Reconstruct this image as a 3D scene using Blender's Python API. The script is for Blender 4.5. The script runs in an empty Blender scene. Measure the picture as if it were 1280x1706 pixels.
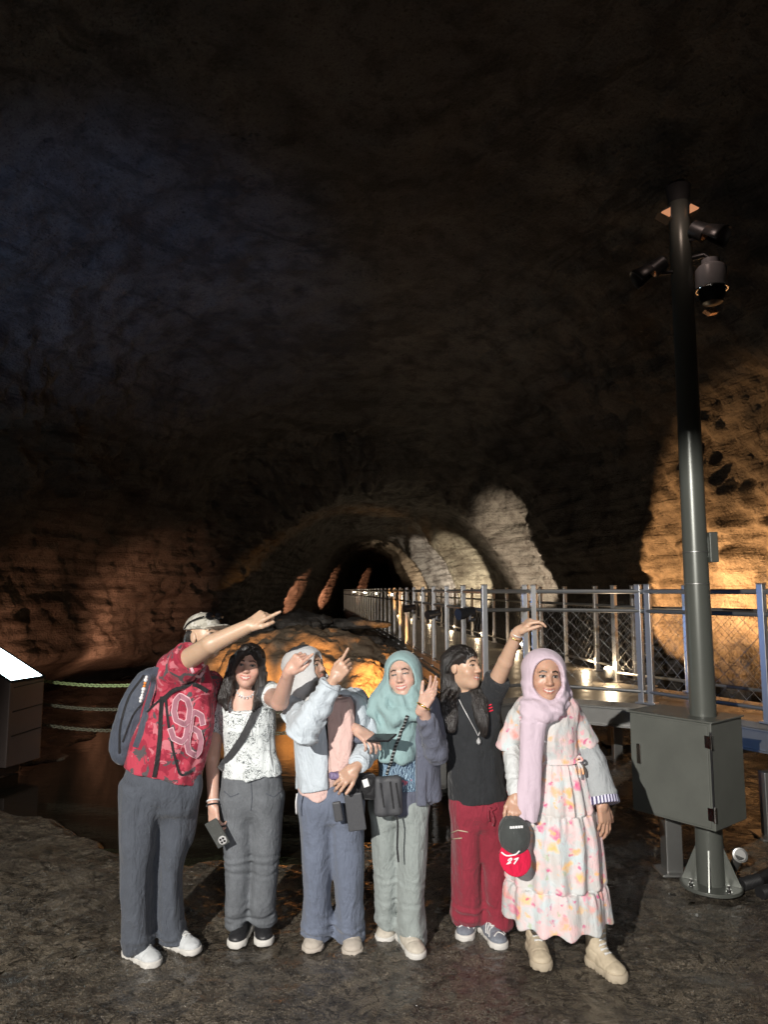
import bpy, bmesh, math, random
import numpy as np
from mathutils import Vector, Matrix
from mathutils.bvhtree import BVHTree

random.seed(7)
RNG = np.random.RandomState(11)
PI = math.pi
scene = bpy.context.scene
COL = scene.collection

# ------------------------------------------------------------------ camera frame (photo pixels -> world)
F = 1183.0
CAMP = np.array([0.0, 0.0, 1.88])
TH = math.radians(6.3)
CT, ST = math.cos(TH), math.sin(TH)


def ray(x, y):
    u = (x - 640.0) / F
    v = (853.0 - y) / F
    return np.array([u, CT - v * ST, ST + v * CT])


def at(x, y, Y):
    d = ray(x, y)
    return CAMP + d * (Y / d[1])


def gat(x, y, z=0.0):
    d = ray(x, y)
    return CAMP + d * ((z - CAMP[2]) / d[2])


# ------------------------------------------------------------------ numpy value noise
_T = RNG.rand(64, 64, 64).astype(np.float32) * 2 - 1


def vnoise(P):
    """smooth 3D noise in about -1..1 of an (N,3) array"""
    P = np.asarray(P, dtype=np.float32)
    i = np.floor(P).astype(np.int32)
    f = P - i
    f = f * f * f * (f * (f * 6 - 15) + 10)
    i &= 63
    j = (i + 1) & 63
    x0, y0, z0 = i[:, 0], i[:, 1], i[:, 2]
    x1, y1, z1 = j[:, 0], j[:, 1], j[:, 2]
    fx, fy, fz = f[:, 0], f[:, 1], f[:, 2]
    a = _T[x0, y0, z0] * (1 - fx) + _T[x1, y0, z0] * fx
    b = _T[x0, y1, z0] * (1 - fx) + _T[x1, y1, z0] * fx
    c = _T[x0, y0, z1] * (1 - fx) + _T[x1, y0, z1] * fx
    d = _T[x0, y1, z1] * (1 - fx) + _T[x1, y1, z1] * fx
    a = a * (1 - fy) + b * fy
    c = c * (1 - fy) + d * fy
    return a * (1 - fz) + c * fz


def fbm(P, octs=4, gain=0.5):
    P = np.asarray(P, dtype=np.float32)
    s = 0
    a = 1.0
    for k in range(octs):
        s = s + a * vnoise(P * (2.03 ** k) + 17.3 * k)
        a *= gain
    return s


# ------------------------------------------------------------------ objects
WL = {}


def tag(o, label=None, cat=None, group=None, kind=None):
    if label:
        o['label'] = label
    if cat:
        o['category'] = cat
    if group:
        o['group'] = group
    if kind:
        o['kind'] = kind
    return o


def empty(name, loc, label, cat, group=None):
    o = bpy.data.objects.new(name, None)
    o.empty_display_size = 0.1
    COL.objects.link(o)
    o.location = tuple(float(q) for q in loc)
    WL[o] = np.array(loc, dtype=float)
    return tag(o, label, cat, group)


def mobj(name, V, Fc, mat, parent=None, base=None, smooth=True, col=None, bevel=0.0, mats=None, fmat=None):
    """one mesh object from world-space vertices"""
    V = np.asarray(V, dtype=float)
    if parent is not None:
        org = WL[parent]
    elif base is not None:
        org = np.array(base, dtype=float)
    else:
        org = np.array([(V[:, 0].min() + V[:, 0].max()) / 2, (V[:, 1].min() + V[:, 1].max()) / 2, V[:, 2].min()])
    me = bpy.data.meshes.new(name)
    L = (V - org)
    if isinstance(Fc, np.ndarray):
        nf, k = Fc.shape
        me.vertices.add(len(L))
        me.vertices.foreach_set('co', L.astype(np.float32).ravel())
        me.loops.add(nf * k)
        me.loops.foreach_set('vertex_index', Fc.astype(np.int32).ravel())
        me.polygons.add(nf)
        me.polygons.foreach_set('loop_start', np.arange(0, nf * k, k, dtype=np.int32))
        me.update(calc_edges=True)
    else:
        me.from_pydata([tuple(p) for p in L], [], Fc)
    me.polygons.foreach_set('use_smooth', np.full(len(me.polygons), bool(smooth)))
    if col is not None:
        a = me.color_attributes.new('Col', 'FLOAT_COLOR', 'POINT')
        c4 = np.ones((len(V), 4), dtype=np.float32)
        c4[:, :3] = col
        a.data.foreach_set('color', c4.ravel())
    for m in (mats or [mat]):
        me.materials.append(m)
    if fmat is not None:
        me.polygons.foreach_set('material_index', np.asarray(fmat, dtype=np.int32))
    me.update()
    o = bpy.data.objects.new(name, me)
    COL.objects.link(o)
    if parent is not None:
        o.parent = parent
        o.location = (0, 0, 0)
    else:
        o.location = tuple(org)
    WL[o] = org
    if bevel > 0:
        b = o.modifiers.new('bevel', 'BEVEL')
        b.width = bevel
        b.segments = 2
        b.limit_method = 'ANGLE'
        b.angle_limit = math.radians(35)
    return o


class MB:
    """collects simple solids into one mesh"""

    def __init__(s):
        s.V = []
        s.F = []

    def add(s, V, Fc):
        n = len(s.V)
        s.V.extend([tuple(map(float, p)) for p in V])
        s.F.extend([tuple(int(i) + n for i in f) for f in Fc])
        return s

    def box(s, c, sz, ax=None):
        c = np.array(c, float)
        ax = np.eye(3) if ax is None else np.array(ax, float)
        h = np.array(sz, float) / 2
        V = []
        for k in range(8):
            q = [(1 if (k >> i) & 1 else -1) * h[i] for i in range(3)]
            V.append(c + q[0] * ax[0] + q[1] * ax[1] + q[2] * ax[2])
        return s.add(V, [(0, 2, 3, 1), (4, 5, 7, 6), (0, 1, 5, 4), (2, 6, 7, 3), (0, 4, 6, 2), (1, 3, 7, 5)])

    def beam(s, a, b, w, h, up=(0, 0, 1)):
        a = np.array(a, float)
        b = np.array(b, float)
        d = b - a
        L = np.linalg.norm(d)
        d = d / L
        x = np.cross(d, up)
        if np.linalg.norm(x) < 1e-4:
            x = np.array([1.0, 0, 0])
        x = x / np.linalg.norm(x)
        u = np.cross(x, d)
        return s.box((a + b) / 2, (L, w, h), (d, x, u))

    def tube(s, pts, r, n=8, cap=True, closed=False):
        pts = [np.array(p, float) for p in pts]
        m = len(pts)
        rr = r if hasattr(r, '__len__') else [r] * m
        V = []
        prev = None
        for i, p in enumerate(pts):
            if closed:
                t = pts[(i + 1) % m] - pts[i - 1]
            else:
                t = pts[min(i + 1, m - 1)] - pts[max(i - 1, 0)]
            t = t / (np.linalg.norm(t) + 1e-9)
            if prev is None:
                a = np.cross(t, (0, 0, 1))
                if np.linalg.norm(a) < 0.1:
                    a = np.cross(t, (1, 0, 0))
            else:
                a = prev - t * np.dot(prev, t)
            a = a / np.linalg.norm(a)
            prev = a
            b = np.cross(t, a)
            for k in range(n):
                q = 2 * PI * k / n
                V.append(p + rr[i] * (math.cos(q) * a + math.sin(q) * b))
        Fc = []
        for i in range(m if closed else m - 1):
            i2 = (i + 1) % m
            for k in range(n):
                k2 = (k + 1) % n
                Fc.append((i * n + k, i * n + k2, i2 * n + k2, i2 * n + k))
        if cap and not closed:
            Fc.append(tuple(range(n - 1, -1, -1)))
            Fc.append(tuple((m - 1) * n + k for k in range(n)))
        return s.add(V, Fc)

    def lathe(s, c, prof, n=24, ax=None):
        """prof: list of (radius, height) along axis ax[2] from c"""
        c = np.array(c, float)
        ax = np.eye(3) if ax is None else np.array(ax, float)
        V = []
        for r, z in prof:
            for k in range(n):
                q = 2 * PI * k / n
                V.append(c + ax[2] * z + r * (math.cos(q) * ax[0] + math.sin(q) * ax[1]))
        Fc = []
        for i in range(len(prof) - 1):
            for k in range(n):
                k2 = (k + 1) % n
                Fc.append((i * n + k, i * n + k2, (i + 1) * n + k2, (i + 1) * n + k))
        Fc.append(tuple(range(n - 1, -1, -1)))
        Fc.append(tuple((len(prof) - 1) * n + k for k in range(n)))
        return s.add(V, Fc)

    def prism(s, poly, d):
        """closed planar polygon extruded by vector d"""
        n = len(poly)
        d = np.array(d, float)
        V = [np.array(p, float) for p in poly] + [np.array(p, float) + d for p in poly]
        Fc = [tuple(range(n - 1, -1, -1)), tuple(range(n, 2 * n))]
        for k in range(n):
            k2 = (k + 1) % n
            Fc.append((k, k2, n + k2, n + k))
        return s.add(V, Fc)

    def build(s, name, mat, parent=None, base=None, smooth=False, bevel=0.0):
        o = mobj(name, np.array(s.V), s.F, mat, parent, base, smooth, None, bevel)
        # consistent outward normals
        bm = bmesh.new()
        bm.from_mesh(o.data)
        bmesh.ops.recalc_face_normals(bm, faces=bm.faces)
        bm.to_mesh(o.data)
        bm.free()
        if smooth == 'auto':
            o.data.polygons.foreach_set('use_smooth', np.ones(len(o.data.polygons), bool))
            try:
                o.data.set_sharp_from_angle(angle=math.radians(40))
            except Exception:
                pass
        return o


def frame(d, up=(0, 0, 1)):
    d = np.array(d, float)
    d /= np.linalg.norm(d)
    x = np.cross(up, d)
    if np.linalg.norm(x) < 1e-4:
        x = np.array([1.0, 0, 0])
    x /= np.linalg.norm(x)
    return np.array([x, np.cross(d, x), d])


def copy_tree(o, parent=None):
    c = o.copy()
    COL.objects.link(c)
    WL[c] = WL[o]
    if parent is not None:
        c.parent = parent
    for ch in [q for q in bpy.data.objects if q.parent == o]:
        copy_tree(ch, c)
    return c


# ------------------------------------------------------------------ materials
def nt(name):
    m = bpy.data.materials.new(name)
    m.use_nodes = True
    t = m.node_tree
    return m, t, t.nodes['Principled BSDF']


class N:
    """tiny node-graph helper"""

    def __init__(s, t):
        s.t = t

    def new(s, typ, **kw):
        n = s.t.nodes.new(typ)
        for k, v in kw.items():
            setattr(n, k, v)
        return n

    def link(s, a, b):
        s.t.links.new(a, b)

    def coord(s, scale=(1, 1, 1), loc=(0, 0, 0), rot=(0, 0, 0)):
        tc = s.new('ShaderNodeTexCoord')
        mp = s.new('ShaderNodeMapping')
        mp.inputs['Scale'].default_value = scale
        mp.inputs['Location'].default_value = loc
        mp.inputs['Rotation'].default_value = rot
        s.link(tc.outputs['Object'], mp.inputs['Vector'])
        return mp.outputs['Vector']

    def noise(s, vec, scale, detail=4, rough=0.55, dist=0.0):
        n = s.new('ShaderNodeTexNoise')
        n.inputs['Scale'].default_value = scale
        n.inputs['Detail'].default_value = detail
        n.inputs['Roughness'].default_value = rough
        n.inputs['Distortion'].default_value = dist
        s.link(vec, n.inputs['Vector'])
        return n.outputs['Fac']

    def voro(s, vec, scale, feature='F1', rnd=1.0):
        n = s.new('ShaderNodeTexVoronoi', feature=feature)
        n.inputs['Scale'].default_value = scale
        n.inputs['Randomness'].default_value = rnd
        s.link(vec, n.inputs['Vector'])
        return n

    def ramp(s, fac, stops, interp='LINEAR'):
        r = s.new('ShaderNodeValToRGB')
        r.color_ramp.interpolation = interp
        e = r.color_ramp.elements
        while len(e) < len(stops):
            e.new(0.5)
        for q, (p, c) in zip(e, stops):
            q.position = p
            q.color = (c, c, c, 1) if not hasattr(c, '__len__') else (*c, 1)
        s.link(fac, r.inputs['Fac'])
        return r.outputs['Color']

    def mix(s, fac, a, b, mode='MIX'):
        n = s.new('ShaderNodeMix', data_type='RGBA', blend_type=mode)
        for sock, v in ((n.inputs[0], fac), (n.inputs[6], a), (n.inputs[7], b)):
            if hasattr(v, 'is_linked'):
                s.link(v, sock)
            elif hasattr(v, '__len__'):
                sock.default_value = (*v[:3], 1)
            else:
                sock.default_value = v
        return n.outputs[2]

    def math(s, op, a, b=0.0, c=None):
        n = s.new('ShaderNodeMath', operation=op)
        for sock, v in zip(n.inputs, (a, b, c)):
            if v is None:
                continue
            if hasattr(v, 'is_linked'):
                s.link(v, sock)
            else:
                sock.default_value = v
        return n.outputs[0]

    def bump(s, h, strength=0.3, dist=0.01, nrm=None):
        n = s.new('ShaderNodeBump')
        n.inputs['Strength'].default_value = strength
        n.inputs['Distance'].default_value = dist
        s.link(h, n.inputs['Height'])
        if nrm is not None:
            s.link(nrm, n.inputs['Normal'])
        return n.outputs['Normal']


def setp(b, **kw):
    names = {'rough': 'Roughness', 'metal': 'Metallic', 'spec': 'Specular IOR Level', 'sheen': 'Sheen Weight',
             'sss': 'Subsurface Weight', 'coat': 'Coat Weight', 'ior': 'IOR', 'trans': 'Transmission Weight'}
    for k, v in kw.items():
        i = b.inputs[names[k]]
        i.default_value = v


def metal_mat(name, c, rough=0.35, metal=1.0, var=0.25, scale=6, bump=0.02, rv=0.12):
    m, t, b = nt(name)
    g = N(t)
    v = g.coord()
    n = g.noise(v, scale, 6, 0.6)
    n2 = g.noise(v, scale * 14, 3, 0.6)
    dark = tuple(q * (1 - var) for q in c)
    g.link(g.mix(g.ramp(n, [(0.3, 0.0), (0.7, 1.0)]), dark, c), b.inputs['Base Color'])
    if rv >= .06:
        g.link(g.ramp(n2, [(0.25, max(rough - rv, 0.03)), (0.75, min(rough + rv, 1))]), b.inputs['Roughness'])
        g.link(g.bump(n2, bump, 0.01), b.inputs['Normal'])
    else:
        b.inputs['Roughness'].default_value = rough
    setp(b, metal=metal)
    return m


def plain_mat(name, c, rough=0.6, var=0.2, scale=30, bump=0.1, spec=0.4):
    m, t, b = nt(name)
    g = N(t)
    v = g.coord()
    n = g.noise(v, scale, 5, 0.6)
    dark = tuple(q * (1 - var) for q in c)
    g.link(g.mix(g.ramp(n, [(0.3, 0.0), (0.7, 1.0)]), dark, c), b.inputs['Base Color'])
    g.link(g.bump(n, bump, 0.005), b.inputs['Normal'])
    setp(b, rough=rough, spec=spec)
    return m


def emit_mat(name, c, strength):
    m, t, b = nt(name)
    b.inputs['Base Color'].default_value = (0.02, 0.02, 0.02, 1)
    b.inputs['Emission Color'].default_value = (*c, 1)
    b.inputs['Emission Strength'].default_value = strength
    return m


def fabric_mat(name, c, var=0.12, weave=900, rough=0.85, bump=0.25, wr=14, wrb=0.6, sheen=0.15):
    """woven cloth: weave bump, soft crumple bump, slight mottling"""
    m, t, b = nt(name)
    g = N(t)
    v = g.coord()
    n = g.noise(v, 18, 4, 0.6)
    dark = tuple(q * (1 - var) for q in c)
    g.link(g.mix(g.ramp(n, [(0.3, 0.0), (0.7, 1.0)]), dark, c), b.inputs['Base Color'])
    cloth_bump(g, b, weave, bump, wr, wrb)
    setp(b, rough=rough, sheen=sheen, spec=0.2)
    return m


def cloth_bump(g, b, weave=900, bump=0.25, wr=14, wrb=0.35):
    v = g.coord()
    cr = g.noise(g.coord((1, 1, 0.45)), wr, 3, 0.55, 1.2)
    cr2 = g.noise(g.coord((1, 1, 0.6)), wr * 3.1, 4, 0.6, 1.8)
    n1 = g.bump(cr2, wrb * .6, 0.010, g.bump(cr, wrb, 0.03))
    # sharp creases: ridged noise
    rd = g.noise(g.coord((1, 1, 0.35), (3.1, 1.7, 0.4)), wr * .75, 2, 0.45, 2.2)
    rg = g.math('POWER', g.math('SUBTRACT', 1.0, g.math('MULTIPLY', g.math('ABSOLUTE', g.math('SUBTRACT', rd, 0.5)), 3.2)), 3.0)
    n1 = g.bump(rg, wrb * .32, 0.010, n1)
    w = g.noise(v, weave * 0.35, 2, 0.6)
    g.link(g.bump(w, bump, 0.002, n1), b.inputs['Normal'])
# ================================================================== the lava tube: ground, rock, pool
def K(Y, pts):
    pts = np.array(pts, float)
    return np.interp(Y, pts[:, 0], pts[:, 1])


def smoothK(Y, pts, w):
    return sum(K(Y + d * w, pts) for d in (-1, -0.5, 0, 0.5, 1)) / 5


LEFT = [(-14, -7.5), (0, -7.2), (7, -6.6), (11, -6.0), (14, -5.2), (16.2, -4.8), (17.0, -3.95), (19, -4.0), (22, -4.0), (26, -3.9), (30, -3.5), (35, -2.9), (40, -2.2), (46, -1.0), (54, 1.0), (62, 3.5)]
RIGHT = [(-14, 6.6), (0, 6.3), (6, 5.7), (9, 5.15), (12, 4.75), (15, 4.3), (17, 4.0), (18, 3.5), (22, 2.85), (26, 2.35), (30, 1.95), (38, 1.2), (45, 1.6), (52, 3.0), (62, 6.2)]
HEI = [(-14, 6.5), (0, 7.2), (6, 7.2), (10, 6.5), (14, 5.7), (16.4, 5.1), (17.1, 4.4), (20, 4.35), (26, 4.15), (34, 3.9), (62, 3.4)]


def cave_mat():
    m, t, b = nt('cave_basalt')
    g = N(t)
    v = g.coord()
    big = g.noise(v, 0.35, 5, 0.6, 0.6)
    med = g.noise(v, 2.6, 8, 0.68, 0.4)
    fin = g.noise(v, 16, 8, 0.72)
    lay = g.noise(g.coord((0.35, 0.35, 4.5)), 1.6, 6, 0.62, 0.5)
    c = g.mix(g.ramp(big, [(0.35, 0.0), (0.65, 1.0)]), (0.082, 0.077, 0.072), (0.142, 0.131, 0.118))
    c = g.mix(g.ramp(med, [(0.36, 1.0), (0.56, 0.0)]), c, (0.045, 0.038, 0.034))
    c = g.mix(g.ramp(fin, [(0.58, 0.0), (0.75, 0.5)]), c, (0.24, 0.21, 0.18))
    c = g.mix(g.ramp(lay, [(0.54, 0.0), (0.62, 0.7)]), c, (0.045, 0.038, 0.033))
    pv = g.voro(g.coord((1, 1, .6)), 11)
    pm = g.math('MULTIPLY', g.ramp(pv.outputs['Distance'], [(.16, 1.0), (.30, 0.0)]), g.ramp(g.noise(v, 3.3, 4, .6), [(.48, 0.0), (.60, .4)]))
    c = g.mix(pm, c, (0.022, 0.018, 0.016))
    fp = g.noise(v, 34, 5, .75, .5)
    c = g.mix(g.ramp(fp, [(.36, .8), (.46, 0.0)]), c, (0.03, 0.025, 0.021))
    # lime-white weathering streaks, sparse
    ws = g.noise(v, 5.5, 6, 0.7, 1.5)
    c = g.mix(g.ramp(ws, [(0.735, 0.0), (0.76, 0.8)]), c, (0.42, 0.42, 0.4))
    g.link(c, b.inputs['Base Color'])
    g.link(g.ramp(med, [(0.3, 0.5), (0.7, 0.82)]), b.inputs['Roughness'])
    vo = g.voro(g.coord((1, 1, 1)), 26)
    n1 = g.bump(med, 0.6, 0.06)
    n2 = g.bump(lay, 0.8, 0.07, g.bump(pm, .8, -.03, n1))
    n3 = g.bump(fin, 0.9, 0.03, n2)
    n4 = g.bump(vo.outputs['Distance'], 0.35, 0.02, n3)
    g.link(n4, b.inputs['Normal'])
    setp(b, spec=0.3)
    return m


def build_cave():
    Ys = np.concatenate([np.linspace(-14, 3, 40, endpoint=False), np.linspace(3, 26, 420, endpoint=False), np.linspace(26, 62, 200)])
    na = 420
    a = np.linspace(0, 1, na)
    # angle runs from the right foot over the vault to the left foot, a bit denser on the walls
    ang = (a * PI)
    YY, AA = np.meshgrid(Ys, ang, indexing='ij')
    L = smoothK(YY, LEFT, 0.25)
    R = smoothK(YY, RIGHT, 0.7)
    H = smoothK(YY, HEI, 0.25)
    cx = (L + R) / 2
    w = (R - L) / 2
    e = 2 / 2.5
    ca, sa = np.cos(AA), np.sin(AA)
    X = cx + w * np.sign(ca) * np.abs(ca) ** e
    zb = -0.9
    Z = zb + (H - zb) * np.abs(sa) ** e
    P = np.stack([X.ravel(), YY.ravel(), Z.ravel()], 1)
    side = np.sign(ca).ravel()
    z = P[:, 2]
    # inward direction (towards the tube axis)
    axis = np.stack([cx.ravel(), YY.ravel(), np.full(len(z), 1.6)], 1)
    D = axis - P
    D[:, 1] = 0
    D /= np.linalg.norm(D, axis=1)[:, None]
    wall = np.abs(ca).ravel() ** 1.2
    wm = np.clip((wall - 0.25) / 0.4, 0, 1) * np.clip((4.2 - z) / 1.5, 0, 1)
    Yf = P[:, 1]
    inn = np.clip((Yf - 15.5) / 1.5, 0, 1)
    d = (0.36 - .2 * inn) * fbm(P * 0.33, 3) + (0.13 - .05 * inn) * (1 - .45 * wm) * fbm(P * 1.1 + 5, 4, 0.55) + 0.05 * fbm(P * [4, 4, 4], 3)
    pit = np.maximum(vnoise(P * 3.1 + 2) - .35, 0) + np.maximum(vnoise(P * 7 + 4) - .4, 0) * .5
    d = d - wm * .03 * pit
    d = d * (1 - .6 * np.clip((np.abs(sa).ravel() - .72) / .2, 0, 1) * (1 - inn))
    # flow ledges along the walls
    zz = z + 0.10 * vnoise(P * [0.25, 0.25, 0.3]) * 2
    led = (np.abs(((zz * 2.3 + 0.35 * vnoise(P * 0.7)) % 1) - 0.5) * 2)
    d = d + wm * 0.028 * (led ** 3.0 - 0.3) + wm * 0.014 * np.sin(zz * 31 + 3 * vnoise(P * 0.8))
    lamina = vnoise(np.stack([P[:, 0] * 0.5, P[:, 1] * 0.5, z * 14], 1))
    d = d + wm * 0.028 * lamina + wm * .02 * vnoise(np.stack([P[:, 0] * 1.5, P[:, 1] * 1.5, z * 34], 1))
    # undercut at the foot of the left wall
    uc = np.clip((0.62 + 0.1 * vnoise(P * [1.2, 1.2, 0]) - z) / 0.22, 0, 1) * (side < 0) * np.clip((16 - Yf) / 2, 0, 1) * np.clip((Yf - 6.5) / 2, 0, 1)
    d = d - 1.0 * uc
    # the scalloped right wall of the inner passage
    ph = (Yf - 17.0) / 4.3
    sc = np.abs(np.sin(PI * ph)) ** 0.7
    rs = (side > 0) * np.clip((wall - 0.2) / 0.3, 0, 1) * np.clip((Yf - 16.6) / 0.8, 0, 1)
    d = d * (1 - .55 * rs) + rs * (0.75 * (1 - sc) - 0.25)
    # rubble on the collapsed left shoulder and round the portal
    por = np.exp(-((Yf - 16.6) / 1.1) ** 2)
    d = d + por * (0.30 * fbm(P * 1.9, 4, 0.65)) * np.where(side > 0, .12, 1.0)
    shl = np.exp(-((Yf - 11) / 3.0) ** 2) * (side < 0) * np.exp(-((z - 3.9) / 0.9) ** 2)
    d = d + shl * (0.42 * np.clip(fbm(P * 1.5 + 3, 4, 0.62), -0.6, 1.2) + 0.1)
    # rock rib added to give the lit right-hand bay a sharp edge
    rib = np.exp(-((Yf - 13.6) / 1.3) ** 2) * (side > 0) * wm
    d = d + 0.45 * rib
    P = P + D * d[:, None]
    i = np.arange((len(Ys) - 1) * (na - 1)).reshape(len(Ys) - 1, na - 1)
    r0 = (np.arange(len(Ys) - 1)[:, None] * na + np.arange(na - 1)[None, :])
    Fc = np.stack([r0, r0 + 1, r0 + na + 1, r0 + na], -1).reshape(-1, 4)
    o = mobj('cave_rock', P, Fc, cave_mat(), base=(0, 0, 0))
    tag(o, kind='structure')
    # end cap far inside and behind the camera
    for nm, Yc, n0 in (('cave_rock', 62, len(Ys) - 1), ('cave_rock', -14, 0)):
        ring = P[n0 * na:(n0 + 1) * na]
        V = np.vstack([ring, ring.mean(0)[None] + [[0, 2.0 if Yc > 0 else -2.0, 0]]])
        Fq = [(k, k + 1, na) for k in range(na - 1)] + [(na - 1, 0, na)]
        o2 = mobj(nm, V, Fq, bpy.data.materials['cave_basalt'], base=(0, Yc, 0))
        tag(o2, kind='structure')


CRACKS = [[(-1.62, 4.6), (-1.72, 4.25), (-1.83, 4.0), (-1.9, 3.75), (-1.93, 3.5), (-2.0, 3.3)],
          [(-1.55, 4.2), (-1.6, 3.9), (-1.78, 3.6), (-1.72, 3.4)], [(-0.05, 3.9), (-0.02, 3.55), (-0.08, 3.3)],
          [(-2.3, 5.0), (-2.0, 4.9), (-1.75, 5.1)]]
PUDDLES = [(1.08, 3.42, 0.24, 0.13), (1.75, 3.72, 0.35, 0.10), (1.15, 5.2, 0.5, 0.25)]
WATER_Z = -0.022


def seg_dist(P, poly):
    d = np.full(len(P), 9.0)
    for a, b in zip(poly[:-1], poly[1:]):
        a = np.array(a)
        b = np.array(b)
        t = np.clip(((P - a) @ (b - a)) / ((b - a) @ (b - a)), 0, 1)
        d = np.minimum(d, np.linalg.norm(P - (a + t[:, None] * (b - a)), axis=1))
    return d


def ground_h(X, Y):
    P = np.stack([X, Y, np.zeros_like(X)], 1).astype(np.float32)
    # the standing apron ends in a pool about 5 m out; the pool ends at the boulder and the far floor
    edge = K(X, [(-9, 6.9), (-3.6, 6.3), (-2.8, 6.0), (-2.2, 5.55), (-1.3, 5.15), (-0.5, 5.3), (0.3, 5.6), (1.0, 5.9), (1.8, 6.8), (2.6, 8.5), (9, 9)]) + 0.22 * vnoise(P * 1.7) + 0.08 * vnoise(P * 5)
    far = K(X, [(-9, 8.2), (-4.6, 9.0), (-3.4, 11.2), (0.5, 10.6), (1.4, 9.2), (2.2, 8.5), (9, 8.2)]) + 0.5 * vnoise(P * 0.9 + 9)
    s1 = np.clip((Y - edge) / 0.35, 0, 1)
    s1 = s1 * s1 * (3 - 2 * s1)
    s2 = np.clip((Y - far) / 0.9, 0, 1)
    s2 = s2 * s2 * (3 - 2 * s2)
    pool = s1 * (1 - s2)
    q = np.sqrt((np.minimum(X + 4.5, 0) * 0 + np.maximum(X + 4.1, 0)) ** 2 + (np.minimum(Y - 7.6, 0)) ** 2) + .22 * vnoise(P * 1.9 + 5) + .1 * vnoise(P * 5)
    led = np.clip((.75 - q) / .5, 0, 1)
    pool = pool * (1 - led * led * (3 - 2 * led))
    h = -0.30 * pool
    near = 1 - s1
    small = 0.012 * fbm(P * 3.2, 3, 0.55) + 0.0045 * fbm(P * 17, 3, 0.6) + 0.0028 * fbm(P * 60, 2, 0.6)
    wet = 0
    for cx, cy, rx, ry in PUDDLES:
        wet = np.maximum(wet, np.exp(-((((X - cx) / rx) ** 2 + ((Y - cy) / ry) ** 2)) ** 2))
    # ropy ridges
    wx = P * [1.5, 1.5, 1] + 0.5 * np.stack([vnoise(P * 1.3 + 3), vnoise(P * 1.3 + 8), P[:, 2]], 1)
    rope = np.abs(vnoise(wx * [3.0, 7.0, 1]))
    small = small + 0.008 * (0.35 - rope)
    h = h + small * (1 - .85 * wet)
    h = h + 0.08 * np.exp(-(((X + 3.0) / 0.75) ** 2 + ((Y - 5.75) / 0.55) ** 2))
    h = h + 0.05 * np.exp(-(((X + 2.6) / 1.0) ** 2 + ((Y - 4.9) / 0.5) ** 2))
    h = h + s2 * (0.10 + 0.14 * fbm(P * 0.8, 4, 0.6)) * np.clip((Y - far) / 3, 0, 1)
    for cx, cy, rx, ry in PUDDLES:
        q = ((X - cx) / rx) ** 2 + ((Y - cy) / ry) ** 2
        h = h - 0.012 * np.exp(-q ** 2)
    for c in CRACKS:
        dd = seg_dist(P[:, :2] + 0.05 * np.stack([vnoise(P * 9), vnoise(P * 9 + 4)], 1), c)
        h = h - 0.022 * np.exp(-(dd / 0.014) ** 2) * np.clip(0.4 + vnoise(P * 7) * 1.5, 0, 1)
    return h


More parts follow.
